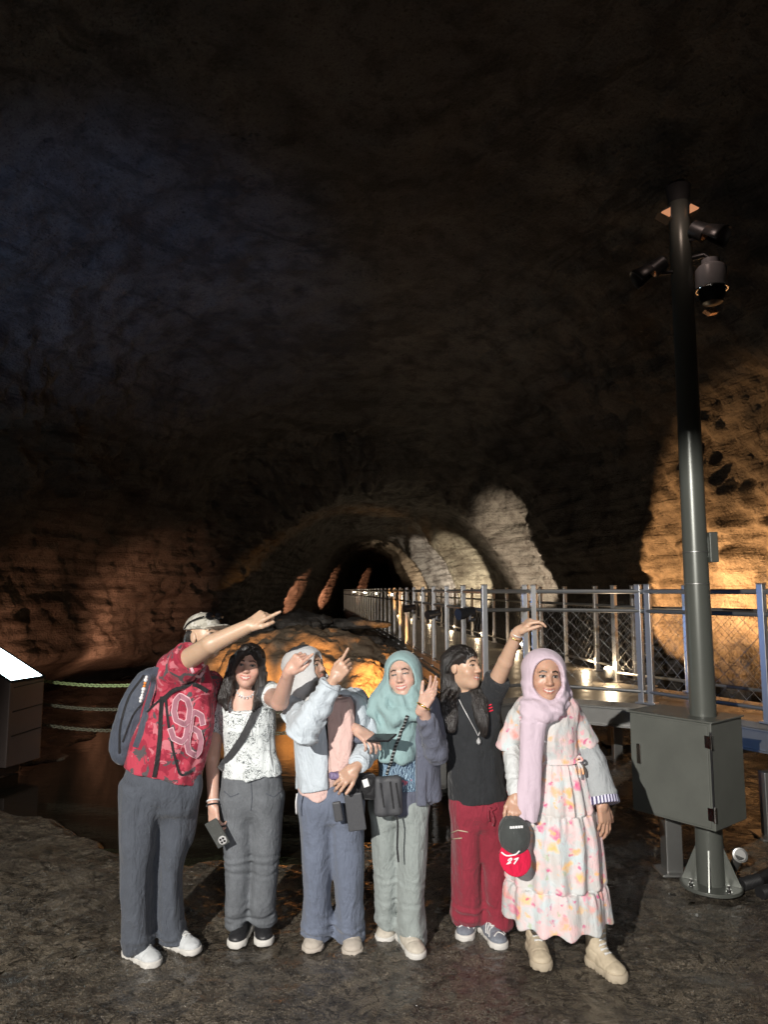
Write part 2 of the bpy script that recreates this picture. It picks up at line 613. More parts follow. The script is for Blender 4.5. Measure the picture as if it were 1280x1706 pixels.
def ground_mat():
    m, t, b = nt('wet_lava_floor')
    g = N(t)
    v = g.coord()
    big = g.noise(v, 0.9, 6, 0.6, 0.5)
    med = g.noise(v, 9, 8, 0.7)
    fin = g.noise(v, 105, 5, 0.8)
    c = g.mix(g.ramp(big, [(0.38, 0.0), (0.66, 1.0)]), (0.118, 0.099, 0.075), (0.225, 0.188, 0.140))
    c = g.mix(g.ramp(med, [(0.38, 0.8), (0.55, 0.0)]), c, (0.035, 0.030, 0.025))
    c = g.mix(g.ramp(fin, [(0.55, 0.0), (0.75, 0.5)]), c, (0.24, 0.21, 0.17))
    cr1 = g.noise(g.coord((1, 1.6, 1)), 3.2, 5, .6, 1.4)
    crv = g.ramp(g.math('ABSOLUTE', g.math('SUBTRACT', cr1, .5)), [(0.0, .8), (.022, 0.0)])
    c = g.mix(crv, c, (0.016, 0.014, 0.012))
    g.link(c, b.inputs['Base Color'])
    wet = g.noise(v, 1.7, 5, 0.6, 0.8)
    r1 = g.ramp(wet, [(0.38, 0.16), (0.64, 0.42)])
    pm = None
    tc = g.new('ShaderNodeTexCoord')
    wob = g.noise(v, 6, 4, .6)
    for cx, cy, rx, ry in PUDDLES:
        mp = g.new('ShaderNodeMapping')
        mp.inputs['Location'].default_value = (-cx / rx, -cy / ry, 0)
        mp.inputs['Scale'].default_value = (1 / rx, 1 / ry, 0)
        g.link(tc.outputs['Object'], mp.inputs['Vector'])
        ln = g.new('ShaderNodeVectorMath', operation='LENGTH')
        g.link(mp.outputs['Vector'], ln.inputs[0])
        q = g.math('ADD', ln.outputs['Value'], g.math('MULTIPLY', g.math('SUBTRACT', wob, .5), 1.6))
        f = g.ramp(q, [(.95, 1.0), (1.0, 0.0)])
        pm = f if pm is None else g.math('MAXIMUM', pm, f)
    wc = g.ramp(g.noise(g.coord(loc=(2, 4, 0)), 2.1, 5, .62, .8), [(.42, .75), (.60, .12)])
    g.link(g.math('MAXIMUM', pm, wc), b.inputs['Coat Weight'])
    b.inputs['Coat Roughness'].default_value = .09
    g.link(g.bump(med, 0.25, 0.02), b.inputs['Coat Normal'])
    g.link(r1, b.inputs['Roughness'])
    vo = g.voro(v, 95)
    n1 = g.bump(med, 0.9, 0.045, g.bump(crv, .9, -.02))
    n2 = g.bump(fin, 1.0, 0.020, n1)
    sp = g.new('ShaderNodeSeparateColor')
    g.link(g.voro(v, 150).outputs['Color'], sp.inputs[0])
    n3 = g.bump(sp.outputs[0], 0.55, 0.006, g.bump(vo.outputs['Distance'], 0.7, 0.010, n2))
    # glints: scattered wet grains that face their own way
    gv = g.voro(v, 210)
    sg = g.new('ShaderNodeSeparateColor')
    g.link(gv.outputs['Color'], sg.inputs[0])
    on = g.math('GREATER_THAN', g.math('MULTIPLY', sg.outputs[2], g.math('ADD', wet, .5)), .80)
    vm = g.new('ShaderNodeVectorMath', operation='SUBTRACT')
    g.link(gv.outputs['Color'], vm.inputs[0])
    vm.inputs[1].default_value = (.5, .5, .5)
    vs = g.new('ShaderNodeVectorMath', operation='SCALE')
    g.link(vm.outputs[0], vs.inputs[0])
    g.link(g.math('MULTIPLY', on, 5.0), vs.inputs['Scale'])
    va = g.new('ShaderNodeVectorMath', operation='ADD')
    g.link(vs.outputs[0], va.inputs[0])
    g.link(n3, va.inputs[1])
    vn = g.new('ShaderNodeVectorMath', operation='NORMALIZE')
    g.link(va.outputs[0], vn.inputs[0])
    g.link(vn.outputs[0], b.inputs['Normal'])
    g.link(g.mix(on, r1, (.13, .13, .13)), b.inputs['Roughness'])
    setp(b, spec=0.7)
    return m


def grid_obj(name, xs, ys, hf, mat):
    X, Y = np.meshgrid(xs, ys, indexing='ij')
    Xr, Yr = X.ravel(), Y.ravel()
    Z = hf(Xr, Yr)
    V = np.stack([Xr, Yr, Z], 1)
    ny = len(ys)
    r0 = (np.arange(len(xs) - 1)[:, None] * ny + np.arange(ny - 1)[None, :])
    Fc = np.stack([r0, r0 + ny, r0 + ny + 1, r0 + 1], -1).reshape(-1, 4)
    o = mobj(name, V, Fc, mat, base=(0, 0, 0))
    return tag(o, kind='structure')


def build_ground():
    xs = np.concatenate([np.linspace(-12, -4, 60, endpoint=False), np.linspace(-4, 4, 620, endpoint=False), np.linspace(4, 9, 50)])
    ys = np.concatenate([np.linspace(-14, 2.4, 60, endpoint=False), np.linspace(2.4, 6.8, 420, endpoint=False), np.linspace(6.8, 14, 120, endpoint=False), np.linspace(14, 62, 90)])
    grid_obj('ground', xs, ys, ground_h, ground_mat())
    m, t, b = nt('still_water')
    g = N(t)
    b.inputs['Base Color'].default_value = (0.012, 0.010, 0.007, 1)
    g.link(g.bump(g.noise(g.coord((1, 2.2, 1)), 4.0, 4, 0.6), 0.10, 0.02), b.inputs['Normal'])
    setp(b, rough=0.06, spec=0.4)
    V = [(-12, -14, WATER_Z), (9, -14, WATER_Z), (9, 30, WATER_Z), (-12, 30, WATER_Z)]
    tag(mobj('water', V, [(0, 1, 2, 3)], m, base=(0, 5, WATER_Z)), kind='structure')


# ------------------------------------------------------------------ the boulder in the pool
def blob(c, r, sub=6, seed=0, rough=1.0, lay=0.0, flat=0.0):
    bm = bmesh.new()
    bmesh.ops.create_icosphere(bm, subdivisions=sub, radius=1)
    V = np.array([v.co[:] for v in bm.verts])
    Fc = np.array([[v.index for v in f.verts] for f in bm.faces])
    bm.free()
    n = V.copy()
    P = V * np.array(r) + np.array(c)
    if flat:
        P[:, 2] = np.where(V[:, 2] > 0, c[2] + r[2] * np.abs(V[:, 2]) ** flat, P[:, 2])
    s = seed * 7.7
    d = 0.16 * fbm(P * 1.1 + s, 3) + 0.06 * fbm(P * 3.3 + s, 4, 0.6) + 0.018 * fbm(P * 11 + s, 3, 0.6)
    if lay:
        zz = P[:, 2] * 5.5 + 0.8 * vnoise(P * 1.0 + s)
        d = d - lay * (np.abs((zz % 1) - 0.5) < 0.06) - lay * 0.4 * np.sin(zz * 6.2)
    P = P + n * (rough * d)[:, None]
    return P, Fc


def boulder_mat():
    m, t, b = nt('boulder_rock')
    g = N(t)
    v = g.coord()
    med = g.noise(v, 2.2, 8, 0.65, 0.6)
    fin = g.noise(v, 14, 8, 0.7)
    c = g.mix(g.ramp(med, [(0.35, 0.0), (0.65, 1.0)]), (0.15, 0.115, 0.08), (0.24, 0.185, 0.13))
    c = g.mix(g.ramp(fin, [(0.34, 0.7), (0.46, 0.0)]), c, (0.08, 0.055, 0.04))
    vo = g.voro(g.coord((1, 1, 2.6)), 0.9, 'DISTANCE_TO_EDGE')
    c = g.mix(g.ramp(vo.outputs['Distance'], [(0.0, 0.7), (0.012, 0.0)]), c, (0.04, 0.03, 0.02))
    g.link(c, b.inputs['Base Color'])
    n1 = g.bump(med, 0.6, 0.08)
    n2 = g.bump(fin, 0.7, 0.02, n1)
    g.link(n2, b.inputs['Normal'])
    setp(b, rough=0.75, spec=0.3)
    return m


def build_boulder():
    bmx = boulder_mat()
    A = []
    parts = [((-1.3, 12.6, 0.20), (1.75, 1.3, 1.12), 1, 0.0), ((-2.6, 12.9, 0.1), (1.1, 1.0, 0.95), 2, 0.0), ((-0.15, 12.3, 0.1), (0.75, 0.8, 0.85), 3, 0.0)]
    Vs, Fs, n = [], [], 0
    for c, r, s, ly in parts:
        V, Fc = blob(c, r, 6, s, 1.0, ly)
        Vs.append(V)
        Fs.append(Fc + n)
        n += len(V)
    o = mobj('boulder', np.vstack(Vs), np.vstack(Fs), bmx, base=(-1.2, 12.4, -0.1))
    tag(o, 'broad orange-lit boulder rising from the pool behind the group', 'boulder')
    V, Fc = blob((-0.42, 11.45, 0.18), (0.52, 0.5, 0.62), 6, 4)
    tag(mobj('boulder', V, Fc, bmx, base=(-0.42, 11.4, -0.2)), 'small round brightly lit rock in front of the broad boulder', 'boulder')
    V, Fc = blob((-1.45, 11.5, -0.05), (0.9, 0.55, 0.42), 6, 5, 1.0, 0.05)
    tag(mobj('boulder', V, Fc, bmx, base=(-1.45, 11.5, -0.3)), 'low cracked slab of rock at the foot of the orange boulder', 'boulder')
    # broken slabs lying on top and behind it
    rm = bpy.data.materials['cave_basalt']
    spots = []
    for k in range(26):
        px = 432 + k * 7.3 + random.uniform(-8, 8)
        py = 1046 + random.uniform(-8, 6) - 5 * math.sin(k / 26 * PI)
        Y = random.uniform(13.0, 14.2)
        p = at(px, py, Y)
        V, Fc = blob(p, (random.uniform(.13, .34), random.uniform(.15, .3), random.uniform(.06, .12)), 4, 20 + k, 0.6)
        spots.append((p, V, Fc))
    for p, V, Fc in spots:
        o = mobj('rubble_rock', V, Fc, rm, base=p)
        tag(o, 'grey broken rock in the rubble heaped on top of the orange boulder', 'rock', 'rubble on the boulder')
    Vs, Fs, n = [], [], 0
    for c, r, s in (((-1.4, 14.4, 0.3), (1.9, 1.0, 1.0), 8), ((0.3, 13.6, 0.1), (0.9, 1.1, 0.75), 9)):
        V, Fc = blob(c, r, 6, s, 1.3)
        Vs.append(V)
        Fs.append(Fc + n)
        n += len(V)
    tag(mobj('rock_heap', np.vstack(Vs), np.vstack(Fs), rm, base=(-0.6, 14, -0.2)), 'dark rock heap rising behind the orange boulder', 'rock heap')


build_cave()
build_ground()
build_boulder()
# ================================================================== walkway, fences, pole, kiosk, chains
STEEL = metal_mat('brushed_steel', (0.60, 0.60, 0.60), 0.34, 0.85, 0.10, 2, 0.0, 0.03)
GALV = metal_mat('galvanised_steel', (0.34, 0.34, 0.33), 0.40, 0.8, 0.2, 3, 0.0, 0.05)
DARKST = metal_mat('dark_steel', (0.10, 0.10, 0.105), 0.4, 0.7, 0.3)
POLEM = metal_mat('olive_grey_paint', (0.12, 0.128, 0.115), 0.33, 0.25, 0.12, 3, 0.0, 0.02)
CABM = metal_mat('grey_enamel', (0.135, 0.142, 0.127), 0.45, 0.0, 0.25, 3.0, 0.0, 0.02)
BLACKP = plain_mat('black_plastic', (0.016, 0.016, 0.018), 0.35, 0.3, 40, 0.05, 0.5)
CHROME = metal_mat('chrome', (0.75, 0.75, 0.75), 0.12, 1.0, 0.1)
WHITEP = plain_mat('white_plastic', (0.62, 0.62, 0.66), 0.35, 0.08, 20, 0.03, 0.5)
DECKM = None


def deck_mat():
    m, t, b = nt('deck_plate')
    g = N(t)
    v = g.coord()
    n = g.noise(v, 3, 6, 0.65)
    n2 = g.noise(v, 60, 3, 0.6)
    g.link(g.mix(g.ramp(n, [(0.3, 0.0), (0.7, 1.0)]), (0.10, 0.085, 0.07), (0.24, 0.215, 0.18)), b.inputs['Base Color'])
    g.link(g.ramp(n, [(0.3, 0.25), (0.7, 0.5)]), b.inputs['Roughness'])
    g.link(g.bump(n2, 0.15, 0.005), b.inputs['Normal'])
    setp(b, metal=0.35)
    return m


DECKM = deck_mat()
DZ = 0.85          # deck height
FT = 1.93          # fence top


def lx(Y):         # left edge of the long walkway
    return 1.568 - 0.094 * Y - 0.0009 * max(Y - 22, 0) ** 2


def rx(Y):
    return lx(Y) + 2.02 + 0.05 * max(0, 11 - Y)


def spaced(poly, step):
    out = []
    rem = 0.0
    for a, b in zip(poly[:-1], poly[1:]):
        a = np.array(a, float)
        b = np.array(b, float)
        L = np.linalg.norm(b - a)
        s = rem
        while s < L:
            out.append(a + (b - a) * s / L)
            s += step
        rem = s - L
    return out


def fence(label, line, posts, mesh_until, pm, double=(), wire=0.10):
    """stainless fence: posts, three rails, wire lattice between the posts"""
    root = empty('fence', (line[0][0], line[0][1], DZ), label, 'fence')
    L3 = [np.array([p[0], p[1], 0]) for p in line]

    def rail(z, r, nm, m):
        mb = MB()
        for a, b in zip(L3[:-1], L3[1:]):
            mb.tube([a + [0, 0, z], b + [0, 0, z]], r, 8)
        mb.build(nm, m, root, smooth='auto')
    rail(FT - 0.06, 0.021, 'top_rail', STEEL)
    rail(FT - 0.24, 0.019, 'middle_rail', GALV)
    rail(DZ + 0.11, 0.017, 'bottom_rail', GALV)
    for i, p in enumerate(posts):
        nxt = posts[min(i + 1, len(posts) - 1)] - posts[max(i - 1, 0)]
        d = nxt / np.linalg.norm(nxt)
        dx = np.array([d[0], d[1], 0])
        nn = np.array([-d[1], d[0], 0])
        offs = (-0.045, 0.045) if i in double else (0,)
        for o in offs:
            mb = MB()
            c = np.array([p[0], p[1], 0]) + dx * o
            w = 0.052
            mb.box(c + [0, 0, (DZ + FT) / 2], (w, w, FT - DZ), (dx, nn, (0, 0, 1)))
            mb.box(c + [0, 0, DZ + 0.012], (w * 1.9, w * 1.9, 0.016), (dx, nn, (0, 0, 1)))
            mb.box(c + [0, 0, FT + 0.004], (w * 1.12, w * 1.12, 0.008), (dx, nn, (0, 0, 1)))
            mb.build('post', pm, root, bevel=0.006)
    # wire lattice
    mb = MB()
    z0, z1 = DZ + 0.12, FT - 0.25
    for a, b in zip(posts[:-1], posts[1:]):
        if (a[1] + b[1]) / 2 > mesh_until:
            continue
        L = np.linalg.norm(b - a)
        if L < 0.15 or L > 2.5:
            continue
        H = z1 - z0
        for sgn in (1, -1):
            k = -H
            while k < L:
                s0, s1 = max(k, 0), min(k + H, L)
                if s1 - s0 > 0.02:
                    q0 = a + (b - a) * (s0 / L)
                    q1 = a + (b - a) * (s1 / L)
                    h0, h1 = (s0 - k), (s1 - k)
                    if sgn < 0:
                        h0, h1 = H - h0, H - h1
                    mid = (np.array([q0[0], q0[1], z0 + h0]) + np.array([q1[0], q1[1], z0 + h1])) / 2
                    mb.tube([(q0[0], q0[1], z0 + h0), mid + RNG.uniform(-.006, .006, 3), (q1[0], q1[1], z0 + h1)], 0.0016, 4, False)
                k += wire * 1.25
    if mb.V:
        mb.build('wire_mesh', GALV, root, smooth=True)
    return root


def build_walkway():
    ys = [6.8 + 0.5 * k for k in range(60)]
    left = [np.array([lx(y), y]) for y in ys]
    right = [np.array([rx(y), y]) for y in ys]
    C1 = np.array([1.46, 7.15])
    C2 = np.array([2.40, 6.62])
    C3 = np.array([2.99, 5.66])
    C4 = np.array([3.75, 4.35])
    R1 = np.array([2.62, 8.15])
    R2 = np.array([3.10, 7.35])
    R3 = np.array([4.6, 4.9])
    # deck: one slab following both edges, plus the platform turning to the right
    poly_l = [tuple(p) for p in left]
    poly_r = [tuple(p) for p in right if p[1] > 8.3]
    outline = [tuple(C4), tuple(C3), tuple(C2), tuple(C1)] + poly_l + poly_r[::-1] + [tuple(R1), tuple(R2), tuple(R3)]
    deck = empty('walkway', (1.3, 7, 0), 'raised steel walkway running into the cave and turning right past the pole', 'walkway')
    mb = MB()
    # strips between matching left and right samples keep the slab well formed
    Ls = [C4, C3, C2, C1] + left
    Rs = [R3, np.array([3.6, 6.5]), R2, R1] + [np.array([rx(max(y, 8.3)) if y >= 8.3 else 2.56, max(y, 8.2 + 0.01 * (y - 6.8))]) for y in ys]
    for k in range(len(Ls) - 1):
        a, b, c, d = Ls[k], Ls[k + 1], Rs[k + 1], Rs[k]
        mb.add([(*a, DZ), (*b, DZ), (*c, DZ), (*d, DZ), (*a, DZ - .05), (*b, DZ - .05), (*c, DZ - .05), (*d, DZ - .05)],
               [(0, 1, 2, 3), (7, 6, 5, 4), (0, 4, 5, 1), (2, 6, 7, 3)])
    mb.build('deck_plate', DECKM, deck)
    mb = MB()
    for P, off in (([C4, C3, C2, C1] + left, 0.0), ([R3, R2, R1] + [p for p in right if p[1] > 8.3], 0.0)):
        for a, b in zip(P[:-1], P[1:]):
            mb.beam((*a, DZ - .13), (*b, DZ - .13), 0.03, 0.17)
            mb.beam((*a, DZ - .052), (*b, DZ - .052), 0.10, 0.012)
            mb.beam((*a, DZ - .215), (*b, DZ - .215), 0.10, 0.012)
    mb.build('edge_channel', GALV, deck)
    for a, b in ((C1, R1), (C2, R2), (C3, R3)):
        MB().beam((*(a * .97 + b * .03), DZ - .30), (*(b * .97 + a * .03), DZ - .30), 0.09, 0.14).build('cross_beam', GALV, deck)
    for y in range(9, 36, 3):
        MB().beam((lx(y) + .06, y, DZ - .30), (rx(y) - .06, y, DZ - .30), 0.09, 0.14).build('cross_beam', GALV, deck)
    legs = [C1, C2, C3, R1, R2] + [np.array([f(y), y]) for y in range(9, 36, 3) for f in (lx, rx)]
    for p in legs:
        mb = MB()
        mb.box((p[0], p[1] + .06, (DZ - .37) / 2 - .1), (.10, .10, DZ - .37 + .2))
        mb.box((p[0], p[1] + .06, -.0), (.24, .24, .02))
        mb.build('leg', GALV, deck, bevel=0.006)
    # a thin orange-lit kick strip along the inner edge
    mb = MB()
    for a, b in zip(left[:-1], left[1:]):
        mb.beam((a[0] + .03, a[1], DZ + .045), (b[0] + .03, b[1], DZ + .045), 0.006, 0.08)
    mb.build('kick_plate', GALV, deck)

    Yp = [6.9]
    while Yp[-1] < 36:
        Yp.append(Yp[-1] + 1.0)
    lp = [np.array([lx(y) + .05, y]) for y in Yp]
    fence('long stainless fence along the left edge of the walkway into the cave', [tuple(p) for p in lp] , lp, 20, STEEL)
    Yr = [8.3 + 1.0 * k for k in range(28)]
    rp = [np.array([rx(y) - .05, y]) for y in Yr]
    fence('stainless fence along the right edge of the walkway beside the lit wall', [tuple(p) for p in rp], rp, 14, STEEL)
    near = [lp[0], C1, C2, C3, C4]
    pn = [C1, C1 + (C2 - C1) * .5, C2, C3, C4]
    pn = [C1, C2, C3, C4]
    fence('nearest steel fence with twin posts behind the grey cabinet and pole', [tuple(p) for p in near], pn, 30, STEEL, double=(0, 1))
    fr = [R1, R1 + (R2 - R1) * .5, R2, np.array([3.6, 6.5]), np.array([4.1, 5.7]), R3]
    fence('steel fence on the far side of the platform before the amber wall', [tuple(p) for p in fr], fr, 30, STEEL)

    # deck lamp and the row of small lamps far down the walkway
    lens = emit_mat('lamp_lens', (1.0, 0.86, 0.62), 60)
    def deck_lamp(p, s, label, group=None):
        r = empty('deck_lamp', p, label, 'lamp', group)
        mb = MB()
        mb.lathe(p, [(.045 * s, 0), (.05 * s, .012 * s), (.05 * s, .07 * s), (.042 * s, .075 * s)], 20)
        mb.build('housing', GALV, r, smooth='auto')
        mb = MB()
        mb.lathe(np.array(p) + [0, 0, .076 * s], [(.038 * s, 0), (.03 * s, .016 * s), (.012 * s, .022 * s)], 16)
        mb.build('lens', lens, r, smooth=True)
    deck_lamp(at(1015, 1128, 8.15), 1.2, 'glowing round deck lamp at the foot of the far platform fence')
    for px, py, Y in ((591, 992, 30), (608, 994, 26), (627, 997, 22), (651, 1000, 18.5)):
        p = at(px, py, Y)
        deck_lamp(p, 1.7, 'small glowing floor lamp far down the walkway by the right wall', 'lamps far down the walkway')
        q = MB()
        q.tube([(p[0], p[1], p[2]), (p[0], p[1], DZ - .02)], .02, 8)
        q.build('lamp_post', DARKST, [o for o in bpy.data.objects if o.name.startswith('deck_lamp')][-1], smooth='auto')
    for px, py, Y, lab in ((821, 1021, 7.2, 'black rail spotlight nearest the waving woman on the walkway fence'),
                           (738, 1023, 9.2, 'black rail spotlight in the middle of the three on the walkway fence'),
                           (700, 1013, 11.5, 'black rail spotlight farthest down the walkway fence of three')):
        p = at(px, py, Y)
        p[0] = lx(p[1]) - .06
        r = empty('spotlight', p, lab, 'spotlight')
        ax = frame((-0.75, -0.45, -0.12))
        mb = MB()
        mb.lathe(p - ax[2] * .09, [(.03, 0), (.05, .01), (.052, .13), (.058, .135), (.058, .2), (.05, .2)], 20, ax)
        mb.build('barrel', BLACKP, r, smooth='auto')
        mb = MB()
        mb.beam(p + [.03, 0, -.07], p + [.03, 0, .03], .02, .06)
        mb.tube([p + [.02, 0, -.07], p + [.08, 0.02, -.07]], .02, 10)
        mb.build('bracket', DARKST, r, smooth='auto')
        mb = MB()
        mb.lathe(p + ax[2] * .105, [(.045, 0), (.04, .004)], 18, ax)
        mb.build('lens', CHROME, r, smooth='auto')


def build_pole():
    B = np.array([2.08, 4.74, 0.0])
    root = empty('camera_pole', B, 'tall grey pole with lamps and camera rising through the steel cabinet', 'pole')
    mb = MB()
    mb.lathe(B, [(.083, .0), (.081, 1.6), (.074, 3.1), (.069, 4.60)], 40)
    mb.build('shaft', POLEM, root, smooth='auto')
    mb = MB()
    mb.lathe(B, [(.185, .012), (.185, .034), (.10, .036)], 48)
    mb.build('base_plate', POLEM, root, smooth='auto', bevel=.003)
    for k in range(4):
        a = math.radians(62 + 90 * k)
        d = np.array([math.cos(a), math.sin(a), 0])
        n = np.array([-d[1], d[0], 0])
        poly = [B + d * .08 + [0, 0, .036], B + d * .175 + [0, 0, .036], B + d * .165 + [0, 0, .06], B + d * .08 + [0, 0, .26]]
        MB().prism([p - n * .004 for p in poly], n * .008).build('gusset', POLEM, root)
    for k in range(4):
        a = math.radians(17 + 90 * k)
        p = B + np.array([math.cos(a), math.sin(a), 0]) * .152
        mb = MB()
        mb.lathe(p + [0, 0, .034], [(.019, 0), (.019, .004)], 16)
        mb.lathe(p + [0, 0, .038], [(.014, 0), (.014, .016)], 6)
        mb.lathe(p + [0, 0, .054], [(.008, 0), (.008, .022)], 10)
        mb.build('bolt', CHROME, root, smooth='auto')
    # cable ties and weld seam
    for z in (2.13, 1.92):
        mb = MB()
        mb.lathe(B + [0, 0, z], [(.0795, 0), (.0815, .001), (.0815, .007), (.0795, .008)], 40)
        mb.build('strap', GALV, root, smooth='auto')
    mb = MB()
    p = at(1186, 912, 4.72)
    mb.box(p, (.055, .09, .20))
    mb.box(p - [.03, 0, 0], (.02, .04, .14))
    mb.build('junction_box', POLEM, root, bevel=.005)

    # --- things bolted to the pole top
    refl = metal_mat('copper_reflector', (0.75, 0.45, 0.28), 0.3, 0.9, 0.1)
    glow = emit_mat('reflector_glow', (1.0, 0.42, 0.2), 0.55)

    def pole_lamp(p, ax3, s, label, wide):
        r = empty('floodlight', p, label, 'floodlight')
        ax = frame(ax3)
        mb = MB()
        mb.lathe(p, [(.05 * s, -.10 * s), (.075 * s, -.085 * s), (.085 * s, .05 * s), (.088 * s, .06 * s), (.07 * s, .06 * s)], 28, ax)
        mb.build('housing', DARKST, r, smooth='auto')
        # open hood: half tube beyond the lens
        V, Fc = [], []
        n = 18
        for j, (zz, rr) in enumerate(((.06, .09), (.20, .105 * wide), (.24, .108 * wide))):
            for k in range(n):
                q = PI * (-.12 + 1.24 * k / (n - 1))
                V.append(p + ax[2] * zz * s + rr * s * (math.cos(q) * ax[0] + math.sin(q) * ax[1]))
        for j in range(2):
            for k in range(n - 1):
                Fc.append((j * n + k, j * n + k + 1, (j + 1) * n + k + 1, (j + 1) * n + k))
        o = mobj('hood', np.array(V), Fc, DARKST, r)
        so = o.modifiers.new('solid', 'SOLIDIFY')
        so.thickness = .004
        mb = MB()
        mb.lathe(p + ax[2] * .061 * s, [(.068 * s, 0), (.06 * s, .003)], 24, ax)
        mb.build('lens', refl, r, smooth='auto')
        mb = MB()
        q = B + [0, 0, p[2] - .03]
        mb.tube([q, (q + p) / 2 + [0, 0, -.02], p - ax[2] * .02 * s - [0, 0, .08 * s]], .014, 10)
        mb.tube([p - ax[2] * .02 * s - [0, 0, .09 * s], p - ax[2] * .02 * s], .02 * s, 10)
        mb.build('bracket', DARKST, r, smooth='auto')
        return r
    pole_lamp(at(1095, 445, 4.72), (-0.75, 0.15, -0.55), 0.68, 'dark hooded floodlight pointing down left from the pole top', 1.15)
    pole_lamp(at(1168, 385, 4.62), (0.55, -0.45, -0.55), 0.72, 'dark hooded floodlight pointing down right above the dome camera', 1.2)
    # crowning lamp; emission stands in for light on its two triangular reflectors
    p = B + [0, 0, 4.62]
    r = empty('beacon', p, 'dark lamp crowning the pole with two orange-lit triangular reflectors', 'lamp')
    mb = MB()
    mb.lathe(p, [(.07, -.03), (.076, .02), (.082, .05), (.088, .09), (.075, .11), (.03, .125)], 28)
    mb.build('housing', DARKST, r, smooth='auto')
    for tri in ([(1104, 352), (1118, 345), (1118, 359)], [(1152, 339), (1166, 346), (1152, 353)]):
        q = [at(a, b, 4.64) for a, b in tri]
        MB().prism(q, (0, .02, 0)).build('lit_reflector', glow, r)
    for tri in ([(1100, 352), (1121, 341), (1121, 363)], [(1149, 335), (1170, 346), (1149, 357)]):
        q = [at(a, b, 4.665) for a, b in tri]
        MB().prism(q, (0, .10, 0)).build('side_shade', DARKST, r)
    # dome camera
    c = at(1186, 462, 4.66)
    r = empty('security_camera', c, 'white dome security camera hanging from the pole', 'camera')
    mb = MB()
    mb.lathe(c, [(.098, -.085), (.104, -.08), (.100, .055), (.085, .075), (.06, .09), (.058, .125), (.02, .14)], 36)
    mb.build('casing', WHITEP, r, smooth='auto')
    mb = MB()
    mb.lathe(c + [0, 0, -.083], [(.03, -.115), (.065, -.10), (.083, -.06), (.088, 0)], 32)
    mb.build('dome', BLACKP, r, smooth='auto')
    mb = MB()
    for k in range(28):
        pass
    mb.tube([c + [0.1 * math.cos(q), 0.1 * math.sin(q), -.088] for q in np.linspace(0, 2 * PI, 30)[:-1]], .006, 6, closed=True)
    mb.build('trim_ring', CHROME, r, smooth='auto')
    mb = MB()
    mb.tube([c + [0, 0, .13], c + [-.03, .02, .17], B + [.06, 0, c[2] + .17]], .02, 10)
    mb.build('bracket', DARKST, r, smooth='auto')
    mb = MB()
    mb.prism([at(1176, 516, 4.62), at(1186, 522, 4.62), at(1198, 520, 4.62), at(1192, 513, 4.62)], (0, .05, .0))
    mb.build('wiper_plate', refl, r)

    # --- cabinet the pole passes through
    FC = np.array([2.02, 4.50, 0])
    dl = np.array([-.62, .785, 0])
    dr = np.array([.785, .62, 0])
    z0, z1 = .42, 1.06
    wl, wr = .565, .40
    cab = empty('electrical_cabinet', FC + [0, 0, z0], 'grey steel electrical cabinet fixed round the foot of the pole', 'cabinet')
    mid = FC + dl * wl / 2 + dr * wr / 2
    ax = (dl, dr, (0, 0, 1))
    MB().box(mid + [0, 0, (z0 + z1) / 2], (wl, wr, z1 - z0), ax).build('body', CABM, cab, bevel=.006)
    MB().box(mid + [0, 0, z1 + .0075] - dr * .006, (wl + .03, wr + .022, .011), ax).build('top_plate', CABM, cab, bevel=.003)
    MB().box(FC + dl * (wl / 2 + .008) - dr * .006 + [0, 0, (z0 + z1) / 2], (wl - .03, .008, z1 - z0 - .03), ax).build('door', CABM, cab, bevel=.004)
    for z in (z0 + .10, z1 - .11):
        mb = MB()
        mb.lathe(FC - dr * .008 - dl * .002 + [0, 0, z - .045], [(.011, 0), (.011, .09)], 14)
        mb.box(FC + dl * .02 - dr * .013 + [0, 0, z], (.035, .006, .075), ax)
        mb.build('hinge', CHROME, cab, smooth='auto')
    mb = MB()
    hp = FC + dl * (wl - .07) - dr * .016 + [0, 0, .80]
    mb.box(hp, (.03, .012, .13), ax)
    mb.build('handle', CHROME, cab, bevel=.005)
    mb = MB()
    hp = FC + dl * .005 - dr * .001 + [0, 0, (z0 + z1) / 2]
    mb.box(hp, (.012, .012, z1 - z0 - .1), ax)
    mb.build('seal', BLACKP, cab, bevel=.003)
    # post standing under the cabinet's left end
    p = FC + dl * .44 + dr * .24
    mb = MB()
    mb.box((p[0], p[1], z0 / 2 - .003), (.11, .11, z0 - .006))
    mb.box((p[0], p[1], .012), (.2, .2, .016))
    mb.build('support_post', GALV, cab, bevel=.006)
    # corrugated conduits on the floor to the right of the pole
    con = plain_mat('black_conduit', (0.02, 0.02, 0.021), 0.4, 0.3, 60, 0.2, 0.5)
    for k, (dx, dy, lab) in enumerate(((0, 0, 'upper black cable conduit lying on the floor beside the pole base'), (.05, -.13, 'lower black cable conduit lying on the floor beside the pole base'))):
        pts = [np.array([2.26 + dx, 4.72 + dy, .03]), np.array([2.4 + dx, 4.78 + dy, .035]), np.array([2.7 + dx, 5.0 + dy, .05]), np.array([3.1 + dx, 5.35 + dy, .05]), np.array([3.8, 5.9 + dy, .0])]
        fine = []
        for a, b in zip(pts[:-1], pts[1:]):
            for s in np.linspace(0, 1, 26)[:-1]:
                fine.append(a + (b - a) * s)
        mb = MB()
        mb.tube(fine, [.036 + .004 * (i % 2) for i in range(len(fine))], 12)
        tag(mb.build('conduit', con, smooth='auto'), lab, 'conduit')
    mb = MB()
    p = np.array([2.33, 4.86, .16])
    mb.lathe(p, [(.042, -.05), (.046, -.01), (.046, .012), (.036, .014), (.034, .006)], 24, frame((-.3, -1, .25)))
